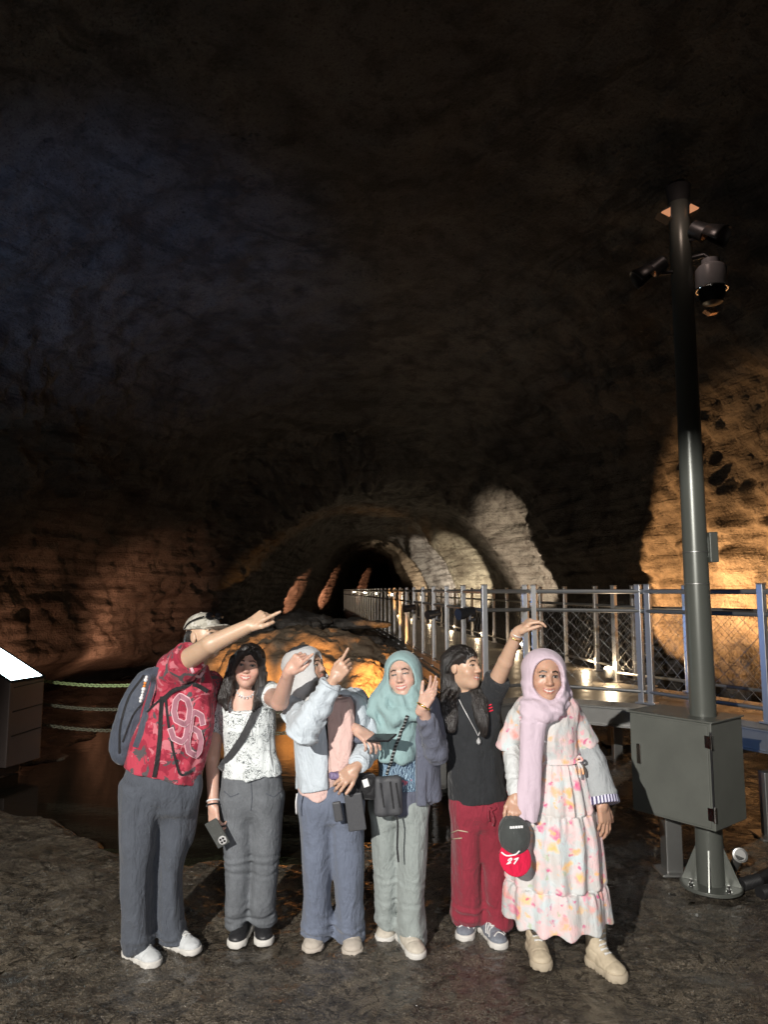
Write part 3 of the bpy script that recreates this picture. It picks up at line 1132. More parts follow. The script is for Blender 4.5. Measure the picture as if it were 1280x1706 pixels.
    mb.tube([p, p + [.0, .15, -.17]], .03, 10)
    tag(mb.build('pipe_cap', GALV, smooth='auto'), 'round capped pipe end standing beside the pole base plate', 'pipe')


def build_kiosk():
    base = np.array([-3.86, 7.72, 0.0])
    r = empty('information_stand', base, 'dark information stand with a glowing white sloping screen', 'information stand')
    body = metal_mat('bronze_panel', (0.15, 0.12, 0.11), 0.38, 0.35, 0.15, 3)
    # footprint seen corner-on: right face towards the group
    fr = np.array([-3.70, 7.62, 0])
    b0 = at(8, 1292, 7.3)
    b1 = at(66, 1270, 7.75)
    b0[2] = b1[2] = .12
    d = b1 - b0
    n = np.array([-d[1], d[0], 0])
    n = n / np.linalg.norm(n)
    L = np.linalg.norm(d)
    d = d / L
    Wd = .75
    zl, zh = 1.02, 1.02
    A, Bq = b0, b1
    Cq, Dq = b1 + n * Wd, b0 + n * Wd
    t0, t1 = 1.10, 1.32      # front edge low, back edge high (screen slopes down towards the camera)
    V = [(*A[:2], .12), (*Bq[:2], .12), (*Cq[:2], .12), (*Dq[:2], .12), (*A[:2], t0 - .02), (*Bq[:2], t0 + .0), (*Cq[:2], t1), (*Dq[:2], t1 - .02)]
    zf0 = at(14, 1137, A[1])[2]
    zf1 = at(66, 1128, Bq[1])[2]
    V[4] = (*A[:2], zf0)
    V[5] = (*Bq[:2], zf1)
    V[6] = (*Cq[:2], zf1 + .36)
    V[7] = (*Dq[:2], zf0 + .36)
    mb = MB()
    mb.add(V, [(3, 2, 1, 0), (4, 5, 6, 7), (0, 1, 5, 4), (1, 2, 6, 5), (2, 3, 7, 6), (3, 0, 4, 7)])
    mb.build('body', body, r, bevel=.008)
    q = [np.array(V[k]) for k in (4, 5, 6, 7)]
    c = sum(q) / 4
    up = np.cross(q[1] - q[0], q[3] - q[0])
    up /= np.linalg.norm(up)
    scr = [c + (p - c) * .93 + up * .004 for p in q]
    MB().prism(scr, up * .006).build('screen', emit_mat('screen_glow', (0.72, 0.93, 1.0), 12.0), r)
    rim = MB()
    for k in range(4):
        rim.beam(q[k] + up * .006, q[(k + 1) % 4] + up * .006, .03, .014, up)
    rim.build('screen_frame', DARKST, r)
    mb = MB()
    cc = (A + Bq + Cq + Dq) / 4
    mb.box((cc[0], cc[1], .055), (.34, .34, .13), (d, n, (0, 0, 1)))
    mb.build('plinth', DARKST, r, bevel=.006)
    mb = MB()
    for z in (.42, .66, .9):
        mb.beam(A + d * .1 * L - n * .002 + [0, 0, z - .12], Bq - d * .02 * L - n * .002 + [0, 0, z + .02 - .12], .003, .012)
    mb.build('groove', BLACKP, r)


def chain_links(mb, pts, link=.052, wr=.0065, half=.017):
    """interlocking oval links along a polyline"""
    seg = np.linalg.norm(np.diff(pts, axis=0), axis=1)
    cum = np.concatenate([[0], np.cumsum(seg)])
    s = 0
    k = 0
    while s < cum[-1]:
        p = np.array([np.interp(s, cum, pts[:, i]) for i in range(3)])
        p2 = np.array([np.interp(min(s + .02, cum[-1]), cum, pts[:, i]) for i in range(3)])
        t = p2 - p
        t = t / (np.linalg.norm(t) + 1e-9)
        a = np.cross(t, (0, 0, 1))
        a /= np.linalg.norm(a) + 1e-9
        b = np.cross(t, a)
        w = (a + b) * .707 if k % 2 else (a - b) * .707
        ring = [p + t * (link * .5 * math.cos(q)) + w * (half * math.sin(q)) for q in np.linspace(0, 2 * PI, 15)[:-1]]
        mb.tube(ring, wr, 6, closed=True)
        s += link * .72
        k += 1


def build_chains():
    pm = plain_mat('post_paint', (0.05, 0.05, 0.05), 0.5, 0.2)
    cm1 = plain_mat('pale_green_chain', (0.40, 0.52, 0.24), 0.45, 0.2, 50, .1, .5)
    cm2 = metal_mat('dull_chain', (0.22, 0.22, 0.16), 0.5, 0.5, 0.3, 30)
    r = empty('chain_barrier', (-2.2, 7.55, -.1), 'barrier of three sagging chains along the pool edge beside the information stand', 'barrier')
    posts = [np.array([-4.15, 8.15, 0]), np.array([-2.26, 7.6, 0]), np.array([-0.66, 7.6, 0])]
    for p in posts:
        mb = MB()
        mb.lathe(p + [0, 0, -.3], [(.025, 0), (.025, 1.28), (.032, 1.285), (.032, 1.31), (.01, 1.32)], 16)
        mb.build('post', pm, r, smooth='auto')
    for zi, (m, dz) in enumerate(((cm1, .91), (cm2, .66), (cm2, .44))):
        mb = MB()
        for a, b in zip(posts[:-1], posts[1:]):
            s = np.linspace(0, 1, 40)
            pts = a[None] + (b - a)[None] * s[:, None]
            pts[:, 2] = dz - .07 * 4 * s * (1 - s) + .015
            chain_links(mb, pts)
        mb.build('chain', m, r, smooth=True)


build_walkway()
build_pole()
build_kiosk()
build_chains()
# ================================================================== implicit surfaces -> meshes
class Field:
    """signed-distance ops, each culled to a bounding sphere"""

    def __init__(s):
        s.ops = []
        s.disp = None

    def add(s, fn, c, R, k=0.01, mode='u'):
        s.ops.append((fn, np.array(c, float), float(R), float(k), mode))
        return s

    # primitives --------------------------------------------------
    def cap(s, a, b, ra, rb=None, k=0.01, mode='u'):
        a = np.array(a, float)
        b = np.array(b, float)
        rb = ra if rb is None else rb
        ab = b - a
        L2 = max(ab @ ab, 1e-12)

        def fn(P):
            t = np.clip(((P - a) @ ab) / L2, 0, 1)
            return np.linalg.norm(P - a - t[:, None] * ab, axis=1) - (ra + (rb - ra) * t)
        return s.add(fn, (a + b) / 2, np.linalg.norm(ab) / 2 + max(ra, rb), k, mode)

    def tube(s, a, b, ra, rb, cut=0.0, k=0.03, nrm=None):
        """sleeve: tapered capsule ending flat a little past b"""
        a = np.array(a, float)
        b = np.array(b, float)
        ab = b - a
        L2 = ab @ ab
        n = ab / math.sqrt(L2) if nrm is None else np.array(nrm, float) / np.linalg.norm(nrm)
        q = b + n * cut

        def fn(P):
            t = np.clip(((P - a) @ ab) / L2, 0, 1.4)
            d = np.linalg.norm(P - a - t[:, None] * ab, axis=1) - (ra + (rb - ra) * t)
            e = (P - q) @ n
            u = np.maximum(d + .012, 0)
            v = np.maximum(e + .012, 0)
            return np.sqrt(u * u + v * v) + np.minimum(np.maximum(d + .012, e + .012), 0) - .012
        return s.add(fn, (a + b) / 2, math.sqrt(L2) * .9 + max(ra, rb), k)

    def chain(s, pts, rs, k=0.01, mode='u'):
        rs = rs if hasattr(rs, '__len__') else [rs] * len(pts)
        for i in range(len(pts) - 1):
            s.cap(pts[i], pts[i + 1], rs[i], rs[i + 1], k if i == 0 else max(k * .5, .004), mode)
        return s

    def ell(s, c, r, M=None, k=0.01, mode='u'):
        c = np.array(c, float)
        r = np.array(r, float)
        M = np.eye(3) if M is None else np.array(M, float)   # rows = axes

        def fn(P):
            q = (P - c) @ M.T
            k0 = np.linalg.norm(q / r, axis=1)
            k1 = np.linalg.norm(q / (r * r), axis=1)
            return k0 * (k0 - 1) / np.maximum(k1, 1e-6)
        return s.add(fn, c, r.max(), k, mode)

    def rbox(s, c, hsz, M=None, rad=0.01, k=0.01, mode='u'):
        c = np.array(c, float)
        hh = np.array(hsz, float) - rad
        M = np.eye(3) if M is None else np.array(M, float)

        def fn(P):
            q = np.abs((P - c) @ M.T) - hh
            return np.linalg.norm(np.maximum(q, 0), axis=1) + np.minimum(q.max(1), 0) - rad
        return s.add(fn, c, np.linalg.norm(hsz), k, mode)

    def loft(s, rows, Y, k=0.02, mode='u', rnd=0.02, pw=2.0):
        """rows: (y_px, xl_px, xr_px, half_depth[, y_offset]) top to bottom, standing on depth Y"""
        R = []
        for r in rows:
            yo = Y + (r[4] if len(r) > 4 else 0)
            a = at(r[1], r[0], yo)
            b = at(r[2], r[0], yo)
            R.append((a[2], (a[0] + b[0]) / 2, yo, (b[0] - a[0]) / 2, r[3]))
        R = sorted(R)
        R = np.array(R)
        z = R[:, 0]
        zz = np.linspace(z[0], z[-1], 160)
        T = np.stack([smooth_interp(zz, z, R[:, i]) for i in (1, 2, 3, 4)], 1)
        z0, z1 = z[0], z[-1]
        cen = np.array([R[:, 1].mean(), R[:, 2].mean(), (z0 + z1) / 2])
        rad = max(np.linalg.norm([abs(R[:, 1] - cen[0]).max() + R[:, 3].max(), (z1 - z0) / 2]), .1) + R[:, 4].max()

        def fn(P):
            zc = np.clip(P[:, 2], z0, z1)
            cx = np.interp(zc, zz, T[:, 0])
            cy = np.interp(zc, zz, T[:, 1])
            ax = np.interp(zc, zz, T[:, 2])
            ay = np.interp(zc, zz, T[:, 3])
            dx = (P[:, 0] - cx)
            dy = (P[:, 1] - cy)
            if pw == 2.0:
                q = np.sqrt((dx / ax) ** 2 + (dy / ay) ** 2)
            else:
                q = (np.abs(dx / ax) ** pw + np.abs(dy / ay) ** pw) ** (1 / pw)
            g = np.sqrt((dx / ax ** 2) ** 2 + (dy / ay ** 2) ** 2) / np.maximum(q, 1e-5)
            d = (q - 1) / np.maximum(g, 1 / np.maximum(ax, ay))
            d = np.where(q < .3, (q - 1) * np.minimum(ax, ay), d)
            dz = np.maximum(P[:, 2] - z1, z0 - P[:, 2])
            e = rnd
            u = np.maximum(d + e, 0)
            v = np.maximum(dz + e, 0)
            return np.sqrt(u * u + v * v) + np.minimum(np.maximum(d + e, dz + e), 0) - e
        return s.add(fn, cen, rad, k, mode)

    def half(s, p, n, k=0.005, c=(0, 0, 1), R=9.0):
        """remove everything on the side n points to"""
        p = np.array(p, float)
        n = np.array(n, float)
        n /= np.linalg.norm(n)
        return s.add(lambda P: -((P - p) @ n), c, R, k, 's')

    def shell(s, t):
        s.ops.append((None, np.zeros(3), 99, t, 'shell'))
        return s

    def fold(s, fn):
        s.disp = fn
        return s

    # ------------------------------------------------------------
    def eval(s, P):
        d = np.full(len(P), 1.0)
        for fn, c, R, k, mode in s.ops:
            if mode == 'shell':
                d = np.abs(d + k) - k
                continue
            m = ((P - c) ** 2).sum(1) < (R + k + 0.09) ** 2
            if not m.any():
                continue
            di = fn(P[m])
            d0 = d[m]
            if mode == 'u':
                h = np.maximum(k - np.abs(d0 - di), 0) / k
                d[m] = np.minimum(d0, di) - h * h * k * .25
            else:
                di = -di
                h = np.maximum(k - np.abs(d0 - di), 0) / k
                d[m] = np.maximum(d0, di) + h * h * k * .25
        if s.disp is not None:
            m = np.abs(d) < 0.08
            if m.any():
                d[m] += s.disp(P[m])
        return d

    def bounds(s, pad=0.03):
        lo = np.full(3, 1e9)
        hi = -lo
        for fn, c, R, k, mode in s.ops:
            if mode == 'u':
                lo = np.minimum(lo, c - R)
                hi = np.maximum(hi, c + R)
        return lo - pad, hi + pad

    def mesh(s, h=0.004, clip=None):
        lo, hi = s.bounds()
        if clip is not None:
            lo = np.maximum(lo, clip[0])
            hi = np.minimum(hi, clip[1])
        f = 4
        H = h * f
        # tighten the box on a coarse grid first
        n = np.ceil((hi - lo) / H).astype(int) + 2
        ax = [lo[i] + H * np.arange(n[i]) for i in range(3)]
        G = np.stack(np.meshgrid(*ax, indexing='ij'), -1).reshape(-1, 3)
        dc = np.empty(len(G))
        for i in range(0, len(G), 400000):
            dc[i:i + 400000] = s.eval(G[i:i + 400000])
        dc = dc.reshape(n)
        occ = np.argwhere(dc < H * 1.5)
        a = np.maximum(occ.min(0) - 1, 0)
        b = np.minimum(occ.max(0) + 2, n)
        dc = dc[a[0]:b[0], a[1]:b[1], a[2]:b[2]]
        org = lo + a * H
        D = np.repeat(np.repeat(np.repeat(dc.astype(np.float32), f, 0), f, 1), f, 2)
        near = np.abs(D) < H * 2.1
        idx = np.argwhere(near)
        # sample j of coarse cell i sits at i*H + j*h
        vals = np.empty(len(idx), np.float32)
        for i in range(0, len(idx), 400000):
            vals[i:i + 400000] = s.eval(org + idx[i:i + 400000] * h)
        D[near] = vals
        return surface_nets(D, org, h)


def smooth_interp(x, xp, fp):
    """monotone cubic (PCHIP-like) interpolation"""
    xp = np.asarray(xp, float)
    fp = np.asarray(fp, float)
    if len(xp) < 3:
        return np.interp(x, xp, fp)
    h = np.diff(xp)
    h = np.maximum(h, 1e-6)
    dl = np.diff(fp) / h
    m = np.zeros(len(xp))
    for i in range(1, len(xp) - 1):
        if dl[i - 1] * dl[i] > 0:
            m[i] = 2 * dl[i - 1] * dl[i] / (dl[i - 1] + dl[i])
    m[0], m[-1] = dl[0], dl[-1]
    i = np.clip(np.searchsorted(xp, x) - 1, 0, len(xp) - 2)
    t = (x - xp[i]) / h[i]
    return ((2 * t ** 3 - 3 * t ** 2 + 1) * fp[i] + (t ** 3 - 2 * t ** 2 + t) * h[i] * m[i]
            + (-2 * t ** 3 + 3 * t ** 2) * fp[i + 1] + (t ** 3 - t ** 2) * h[i] * m[i + 1])


def surface_nets(D, org, h):
    S = D < 0
    n = D.shape
    cnt = np.zeros((n[0] - 1, n[1] - 1, n[2] - 1), np.int8)
    offs = [(i, j, k) for i in (0, 1) for j in (0, 1) for k in (0, 1)]
    for i, j, k in offs:
        cnt += S[i:n[0] - 1 + i, j:n[1] - 1 + j, k:n[2] - 1 + k]
    act = (cnt > 0) & (cnt < 8)
    C = np.argwhere(act)
    vid = np.full(act.shape, -1, np.int32)
    vid[act] = np.arange(len(C))
    cv = np.stack([D[C[:, 0] + i, C[:, 1] + j, C[:, 2] + k] for i, j, k in offs], 1)
    acc = np.zeros((len(C), 3))
    num = np.zeros(len(C))
    for a in range(8):
        for b in range(a + 1, 8):
            da = np.array(offs[b]) - np.array(offs[a])
            if np.abs(da).sum() != 1:
                continue
            va, vb = cv[:, a], cv[:, b]
            m = (va < 0) != (vb < 0)
            t = np.where(m, va / np.where(m, va - vb, 1), 0)
            acc += np.where(m[:, None], np.array(offs[a]) + t[:, None] * da, 0)
            num += m
    V = org + (C + acc / num[:, None]) * h
    F = []
    for ax in range(3):
        sl0 = [slice(None)] * 3
        sl1 = [slice(None)] * 3
        sl0[ax] = slice(0, n[ax] - 1)
        sl1[ax] = slice(1, n[ax])
        A, B = S[tuple(sl0)], S[tuple(sl1)]
        ch = A != B
        E = np.argwhere(ch)
        u, v = [(1, 2), (2, 0), (0, 1)][ax]
        ok = (E[:, u] > 0) & (E[:, v] > 0) & (E[:, u] < n[u] - 1) & (E[:, v] < n[v] - 1)
        E = E[ok]
        flip = A[tuple(E.T)]
        q = []
        for du, dv in ((-1, -1), (0, -1), (0, 0), (-1, 0)):
            X = E.copy()
            X[:, u] += du
            X[:, v] += dv
            q.append(vid[tuple(X.T)])
        q = np.stack(q, 1)
        q = np.where(flip[:, None], q, q[:, ::-1])
        F.append(q)
    F = np.vstack(F)
    F = F[(F >= 0).all(1)]
    return V, F


def relax(V, F, it=1, lam=0.5):
    n = len(V)
    e = np.vstack([F[:, [0, 1]], F[:, [1, 2]], F[:, [2, 3]], F[:, [3, 0]]])
    i = np.concatenate([e[:, 0], e[:, 1]])
    j = np.concatenate([e[:, 1], e[:, 0]])
    c = np.bincount(i, minlength=n)[:, None]
    for _ in range(it):
        A = np.stack([np.bincount(i, V[j, k], n) for k in range(3)], 1) / np.maximum(c, 1)
        V = V + lam * (A - V)
    return V


def fobj(name, fld, mat, parent=None, base=None, h=0.005, colf=None, smooth_it=1, clip=None):
    V, Fc = fld.mesh(h, clip)
    if smooth_it:
        V = relax(V, Fc, smooth_it)
    col = colf(V) if colf is not None else None
    return mobj(name, V, Fc, mat, parent, base, True, col)


def bvh_of(*objs):
    vs, fs, n = [], [], 0
    for o in objs:
        me = o.data
        co = np.empty(len(me.vertices) * 3, np.float32)
        me.vertices.foreach_get('co', co)
        vs.append(co.reshape(-1, 3) + WL[o])
        fs += [tuple(i + n for i in p.vertices) for p in me.polygons]
        n += len(me.vertices)
    return BVHTree.FromPolygons([Vector(v) for v in np.vstack(vs).tolist()], fs)


def drape(pts, bvh, frm, off=0.004):
    """press points onto a surface along the line of sight from a place in front of it"""
    out = []
    frm = Vector(frm)
    for p in pts:
        d = (Vector(p) - frm).normalized()
        hit, nrm, _, dist = bvh.ray_cast(frm, d)
        if hit is None:
            out.append(np.array(p, float))
        else:
            if nrm.dot(d) > 0:
                nrm = -nrm
            out.append(np.array(hit + nrm * off))
    return out


def dense(pts, step):
    out = []
    for a, b in zip(pts[:-1], pts[1:]):
        a = np.array(a, float)
        b = np.array(b, float)
        n = max(int(np.linalg.norm(b - a) / step), 1)
        for s in range(n):
            out.append(a + (b - a) * s / n)
    out.append(np.array(pts[-1], float))
    return out


def smooth_path(pts, n=40):
    P = np.array(pts, float)
    t = np.concatenate([[0], np.cumsum(np.linalg.norm(np.diff(P, axis=0), axis=1))])
    x = np.linspace(0, t[-1], n)
    return np.stack([smooth_interp(x, t, P[:, i]) for i in range(3)], 1)


def ribbon(name, pts, width, mat, parent, bvh=None, frm=None, off=0.004, thick=0.003, side=None):
    """a strap: flat band along a path, pressed onto a garment"""
    pts = dense(pts, 0.015)
    if bvh is not None:
        pts = drape(pts, bvh, frm, off)
    P = np.array(pts)
    for _ in range(2):
        Q = P.copy()
        Q[1:-1] = (P[:-2] + 2 * P[1:-1] + P[2:]) / 4
        P = Q
    V, Fc = [], []
    m = len(P)
    for i in range(m):
        t = P[min(i + 1, m - 1)] - P[max(i - 1, 0)]
        t /= np.linalg.norm(t) + 1e-9
        vd = CAMP - P[i] if side is None else np.array(side, float)
        w = np.cross(t, vd)
        w /= np.linalg.norm(w) + 1e-9
        nn = np.cross(w, t)
        for sx, sz in ((-1, -1), (1, -1), (1, 1), (-1, 1)):
            V.append(P[i] + w * width / 2 * sx + nn * thick * sz)
    for i in range(m - 1):
        for k in range(4):
            k2 = (k + 1) % 4
            Fc.append((i * 4 + k, i * 4 + k2, i * 4 + 4 + k2, i * 4 + 4 + k))
    Fc += [(0, 1, 2, 3), tuple((m - 1) * 4 + k for k in (3, 2, 1, 0))]
    mb = MB()
    mb.add(V, Fc)
    return mb.build(name, mat, parent, smooth='auto')


# ================================================================== anatomy
def rot_head(yaw, pitch=0, roll=0):
    """rows: right-hand lateral axis, forward axis, up axis. yaw 0 faces the camera (-Y), + turns to picture right"""
    a = math.radians(yaw)
    f = np.array([math.sin(a), -math.cos(a), 0])
    x = np.array([math.cos(a), math.sin(a), 0])     # towards picture right when yaw = 0
    u = np.array([0, 0, 1.0])
    p = math.radians(pitch)
    f, u = f * math.cos(p) + u * math.sin(p), u * math.cos(p) - f * math.sin(p)
    r = math.radians(roll)                             # + leans the crown to picture right
    x, u = x * math.cos(r) - u * math.sin(r), u * math.cos(r) + x * math.sin(r)
    return np.array([x, f, u])


class Head:
    def __init__(s, c, yaw=0, pitch=0, roll=0, sc=1.0, smile=1.0):
        s.c = np.array(c, float)
        s.M = rot_head(yaw, pitch, roll)
        s.sc = sc
        s.smile = smile

    def w(s, x, y, z):
        return s.c + s.sc * (np.array([x, y, z]) @ s.M)

    def loc(s, P):
        return ((P - s.c) @ s.M.T) / s.sc

    def add(s, f, ears=True):
        w, S, M = s.w, s.sc, s.M
        E = lambda c, r, k, mode='u': f.ell(w(*c), np.array(r) * S, M, k * S, mode)
        E((0, -.014, .030), (.074, .093, .086), .01)
        E((0, .028, -.026), (.061, .062, .086), .03)
        E((0, .030, -.060), (.051, .050, .052), .02)
        E((0, .060, -.094), (.026, .025, .021), .026)
        for q in (-1, 1):
            E((.040 * q, .056, -.030), (.024, .022, .022), .022)
            f.cap(w(.014 * q, .083, .026), w(.042 * q, .070, .026), .009 * S, .008 * S, .012 * S)
            E((.031 * q, .098, .006), (.015, .020, .010), .010, 's')
            E((.031 * q, .072, .004), (.0135, .0125, .0115), .004)
            f.cap(w(.020 * q, .081, .0115), w(.043 * q, .074, .0105), .0042 * S, .0035 * S, .003 * S)
            E((.0125 * q, .090, -.029), (.0085, .010, .0075), .007)
            if ears:
                E((.076 * q, -.008, -.004), (.009, .019, .031), .006)
        f.cap(w(0, .080, .016), w(0, .1005, -.026), .0075 * S, .0115 * S, .012 * S)
        up = .004 * s.smile
        wd = .021 + .005 * s.smile
        f.chain([w(-wd, .076, -.058 + up), w(-.008, .089, -.0555), w(.008, .089, -.0555), w(wd, .076, -.058 + up)], [.003 * S, .0045 * S, .0045 * S, .003 * S], .006 * S)
        op = .0045 * s.smile
        f.chain([w(-wd, .076, -.060 + up), w(-.009, .087, -.0655 - op), w(.009, .087, -.0655 - op), w(wd, .076, -.060 + up)], [.003 * S, .0050 * S, .0050 * S, .003 * S], .006 * S)
        return f

    def paint(s, P, C, skin, lip=(.42, .11, .10), brow=(.025, .018, .015), shade=1.0, eye=1.0):
        """own colours of the face: lips, teeth, brows, eyes, warmer cheeks"""
        q = s.loc(P)
        x, y, z = np.abs(q[:, 0]), q[:, 1], q[:, 2]
        m = (np.abs(q[:, 0]) < .11) & (np.abs(z) < .15) & (np.abs(y) < .15)

        def put(mask, c, a=1.0):
            mm = np.clip(mask, 0, 1)[:, None] * a
            C[:] = C * (1 - mm) + np.array(c) * mm
        sm = lambda d, w: np.clip(.5 - d / w, 0, 1) * m
        fr = (y > .045)
        cheek = np.exp(-(((x - .040) / .020) ** 2 + ((z + .032) / .018) ** 2)) * fr * m
        put(cheek * .35, np.array(skin) * (1.05, .72, .68))
        nose = np.exp(-((x / .016) ** 2 + ((z + .03) / .014) ** 2)) * fr * m
        put(nose * .22, np.array(skin) * (1.0, .72, .68))
        up = .004 * s.smile
        wd = .021 + .005 * s.smile
        op = .0045 * s.smile
        cu = -.0575 + up * (x / wd) ** 2
        cl = -.0615 - op * (1 - np.clip(x / wd, 0, 1) ** 2) + up * (x / wd) ** 2
        inl = (x < wd + .003) & (y > .06)
        put(sm(np.abs(z - (cu + .0025)) - .0034, .003) * inl, lip, .75)
        put(sm(np.abs(z - (cl - .0036)) - .0040, .003) * inl, lip, .75)
        if s.smile > .3:
            t = (z < cu - .0005) & (z > cl + .0005) & (x < wd - .003) & (y > .06)
            put(t * 1.0 * m, (.66, .62, .56))
        br = .0265 + .004 * np.clip((x - .014) / .018, 0, 1) - .007 * np.clip((x - .032) / .014, 0, 1)
        put(sm(np.abs(z - br) - .0040, .003) * (x > .012) * (x < .047) * (y > .04), brow, 1.0)
        ex = (x - .0305) / .0145
        lid = .0038 + .0052 * np.sqrt(np.clip(1 - ex ** 2, 0, 1)) * eye
        low = .0038 - .0046 * np.sqrt(np.clip(1 - ex ** 2, 0, 1)) * eye
        ine = (np.abs(ex) < 1) & (y > .05)
        put(((z < lid) & (z > low) & ine) * 1.0 * m, (.42, .39, .36))
        ir = np.sqrt((x - .0305) ** 2 + (z - .0045) ** 2)
        put(((ir < .0068) & (z < lid) & (z > low) & ine) * 1.0 * m, (.012, .008, .006))
        put(sm(np.abs(z - lid - .0010) - .0024, .0024) * (np.abs(ex) < 1.08) * (y > .045), (.015, .012, .010))
        put(sm(np.abs(z - low) - .0006, .0022) * ine * .6, (.06, .035, .03))
        nos = np.exp(-(((x - .0075) / .0035) ** 2 + ((z + .0375) / .0028) ** 2)) * (y > .07) * m
        put(nos * .75, (.10, .04, .03))
        return C


def add_hand(f, wrist, d, up, side=1, curl=(.3, .3, .3, .3), thumb=.5, sc=1.0, spread=.11, k=.004):
    """hand at the wrist: d = direction of the palm, up = back of the hand, side = which way the thumb lies (+1 = cross(d, up))"""
    d = np.array(d, float)
    d /= np.linalg.norm(d)
    up = np.array(up, float)
    up = up - d * (up @ d)
    up /= np.linalg.norm(up)
    lat = np.cross(d, up) * side
    w = np.array(wrist, float)
    S = sc
    W = lambda a, b, c: w + S * (d * a + lat * b + up * c)
    Mx = np.array([d, lat, up])
    f.cap(W(-.03, 0, 0), W(.02, 0, 0), .024 * S, .024 * S, .012)
    f.rbox(W(.050, -.001, 0), np.array((.042, .037, .0135)) * S, Mx, .012 * S, .014)
    f.ell(W(.034, .024, -.006), np.array((.03, .018, .014)) * S, Mx, .01)
    base = [(.090, .029, .001), (.096, .0095, .003), (.092, -.0105, .002), (.083, -.029, -.001)]
    ln = [(.043, .025, .020), (.047, .029, .021), (.043, .027, .020), (.034, .020, .018)]
    rad = [.0088, .0090, .0086, .0076]
    for i in range(4):
        b = base[i]
        sp = spread * (1.5 - i)
        c = curl[i]
        fd = d * math.cos(sp) + lat * math.sin(sp)
        p = W(*b)
        q0 = W(b[0] - .03, b[1] * .85, 0)
        ang = 0
        pts = [q0, p]
        for j, L in enumerate(ln[i]):
            ang += (c * 1.25, c * 1.55, c * 0.9)[j]
            p = p + S * L * (fd * math.cos(ang) - up * math.sin(ang))
            pts.append(p)
        r = rad[i] * S
        f.cap(pts[0], pts[1], r * 1.05, r * 1.1, .010)
        f.cap(pts[1], pts[2], r * 1.08, r * 1.0, .003)
        f.cap(pts[2], pts[3], r * 1.0, r * .92, .003)
        f.cap(pts[3], pts[4], r * .92, r * .78, .003)
    # thumb leaves the side of the palm near its base
    t0 = W(.022, .026, -.004)
    a = .75 - .35 * thumb
    d1 = d * math.cos(a) + lat * math.sin(a) - up * .25 * thumb
    d1 /= np.linalg.norm(d1)
    p1 = t0 + S * .044 * d1
    a2 = a - .55 * thumb
    d2 = d * math.cos(a2) + lat * math.sin(a2) - up * .5 * thumb
    d2 /= np.linalg.norm(d2)
    p2 = p1 + S * .032 * d2
    d3 = d2 - lat * .25 * thumb - up * .2 * thumb
    d3 /= np.linalg.norm(d3)
    p3 = p2 + S * .026 * d3
    f.cap(t0, p1, .0135 * S, .0115 * S, .010)
    f.cap(p1, p2, .0112 * S, .0102 * S, .003)
    f.cap(p2, p3, .0102 * S, .0085 * S, .003)
    return f


def skin_mat(name):
    m, t, b = nt(name)
    g = N(t)
    a = g.new('ShaderNodeVertexColor')
    a.layer_name = 'Col'
    v = g.coord()
    n = g.noise(v, 45, 5, 0.6)
    c = g.mix(g.ramp(n, [(0.3, 0.25), (0.7, 0.0)]), a.outputs['Color'], (0.75, 0.62, 0.58), 'MULTIPLY')
    g.link(c, b.inputs['Base Color'])
    g.link(g.bump(g.noise(v, 300, 3, 0.6), 0.12, 0.001), b.inputs['Normal'])
    b.inputs['Subsurface Radius'].default_value = (0.012, 0.004, 0.002)
    setp(b, rough=0.40, spec=0.45, sss=0.15)
    return m


SKIN = skin_mat('skin')


def hair_mat(name, c=(0.012, 0.010, 0.009), stretch=(120, 120, 5)):
    m, t, b = nt(name)
    g = N(t)
    n = g.noise(g.coord(stretch), 1.0, 4, 0.6, 0.3)
    c2 = tuple(q * 2.6 for q in c)
    g.link(g.mix(g.ramp(n, [(0.35, 0.0), (0.7, 1.0)]), c, c2), b.inputs['Base Color'])
    g.link(g.bump(n, 1.0, 0.012), b.inputs['Normal'])
    setp(b, rough=0.30, spec=0.6)
    return m


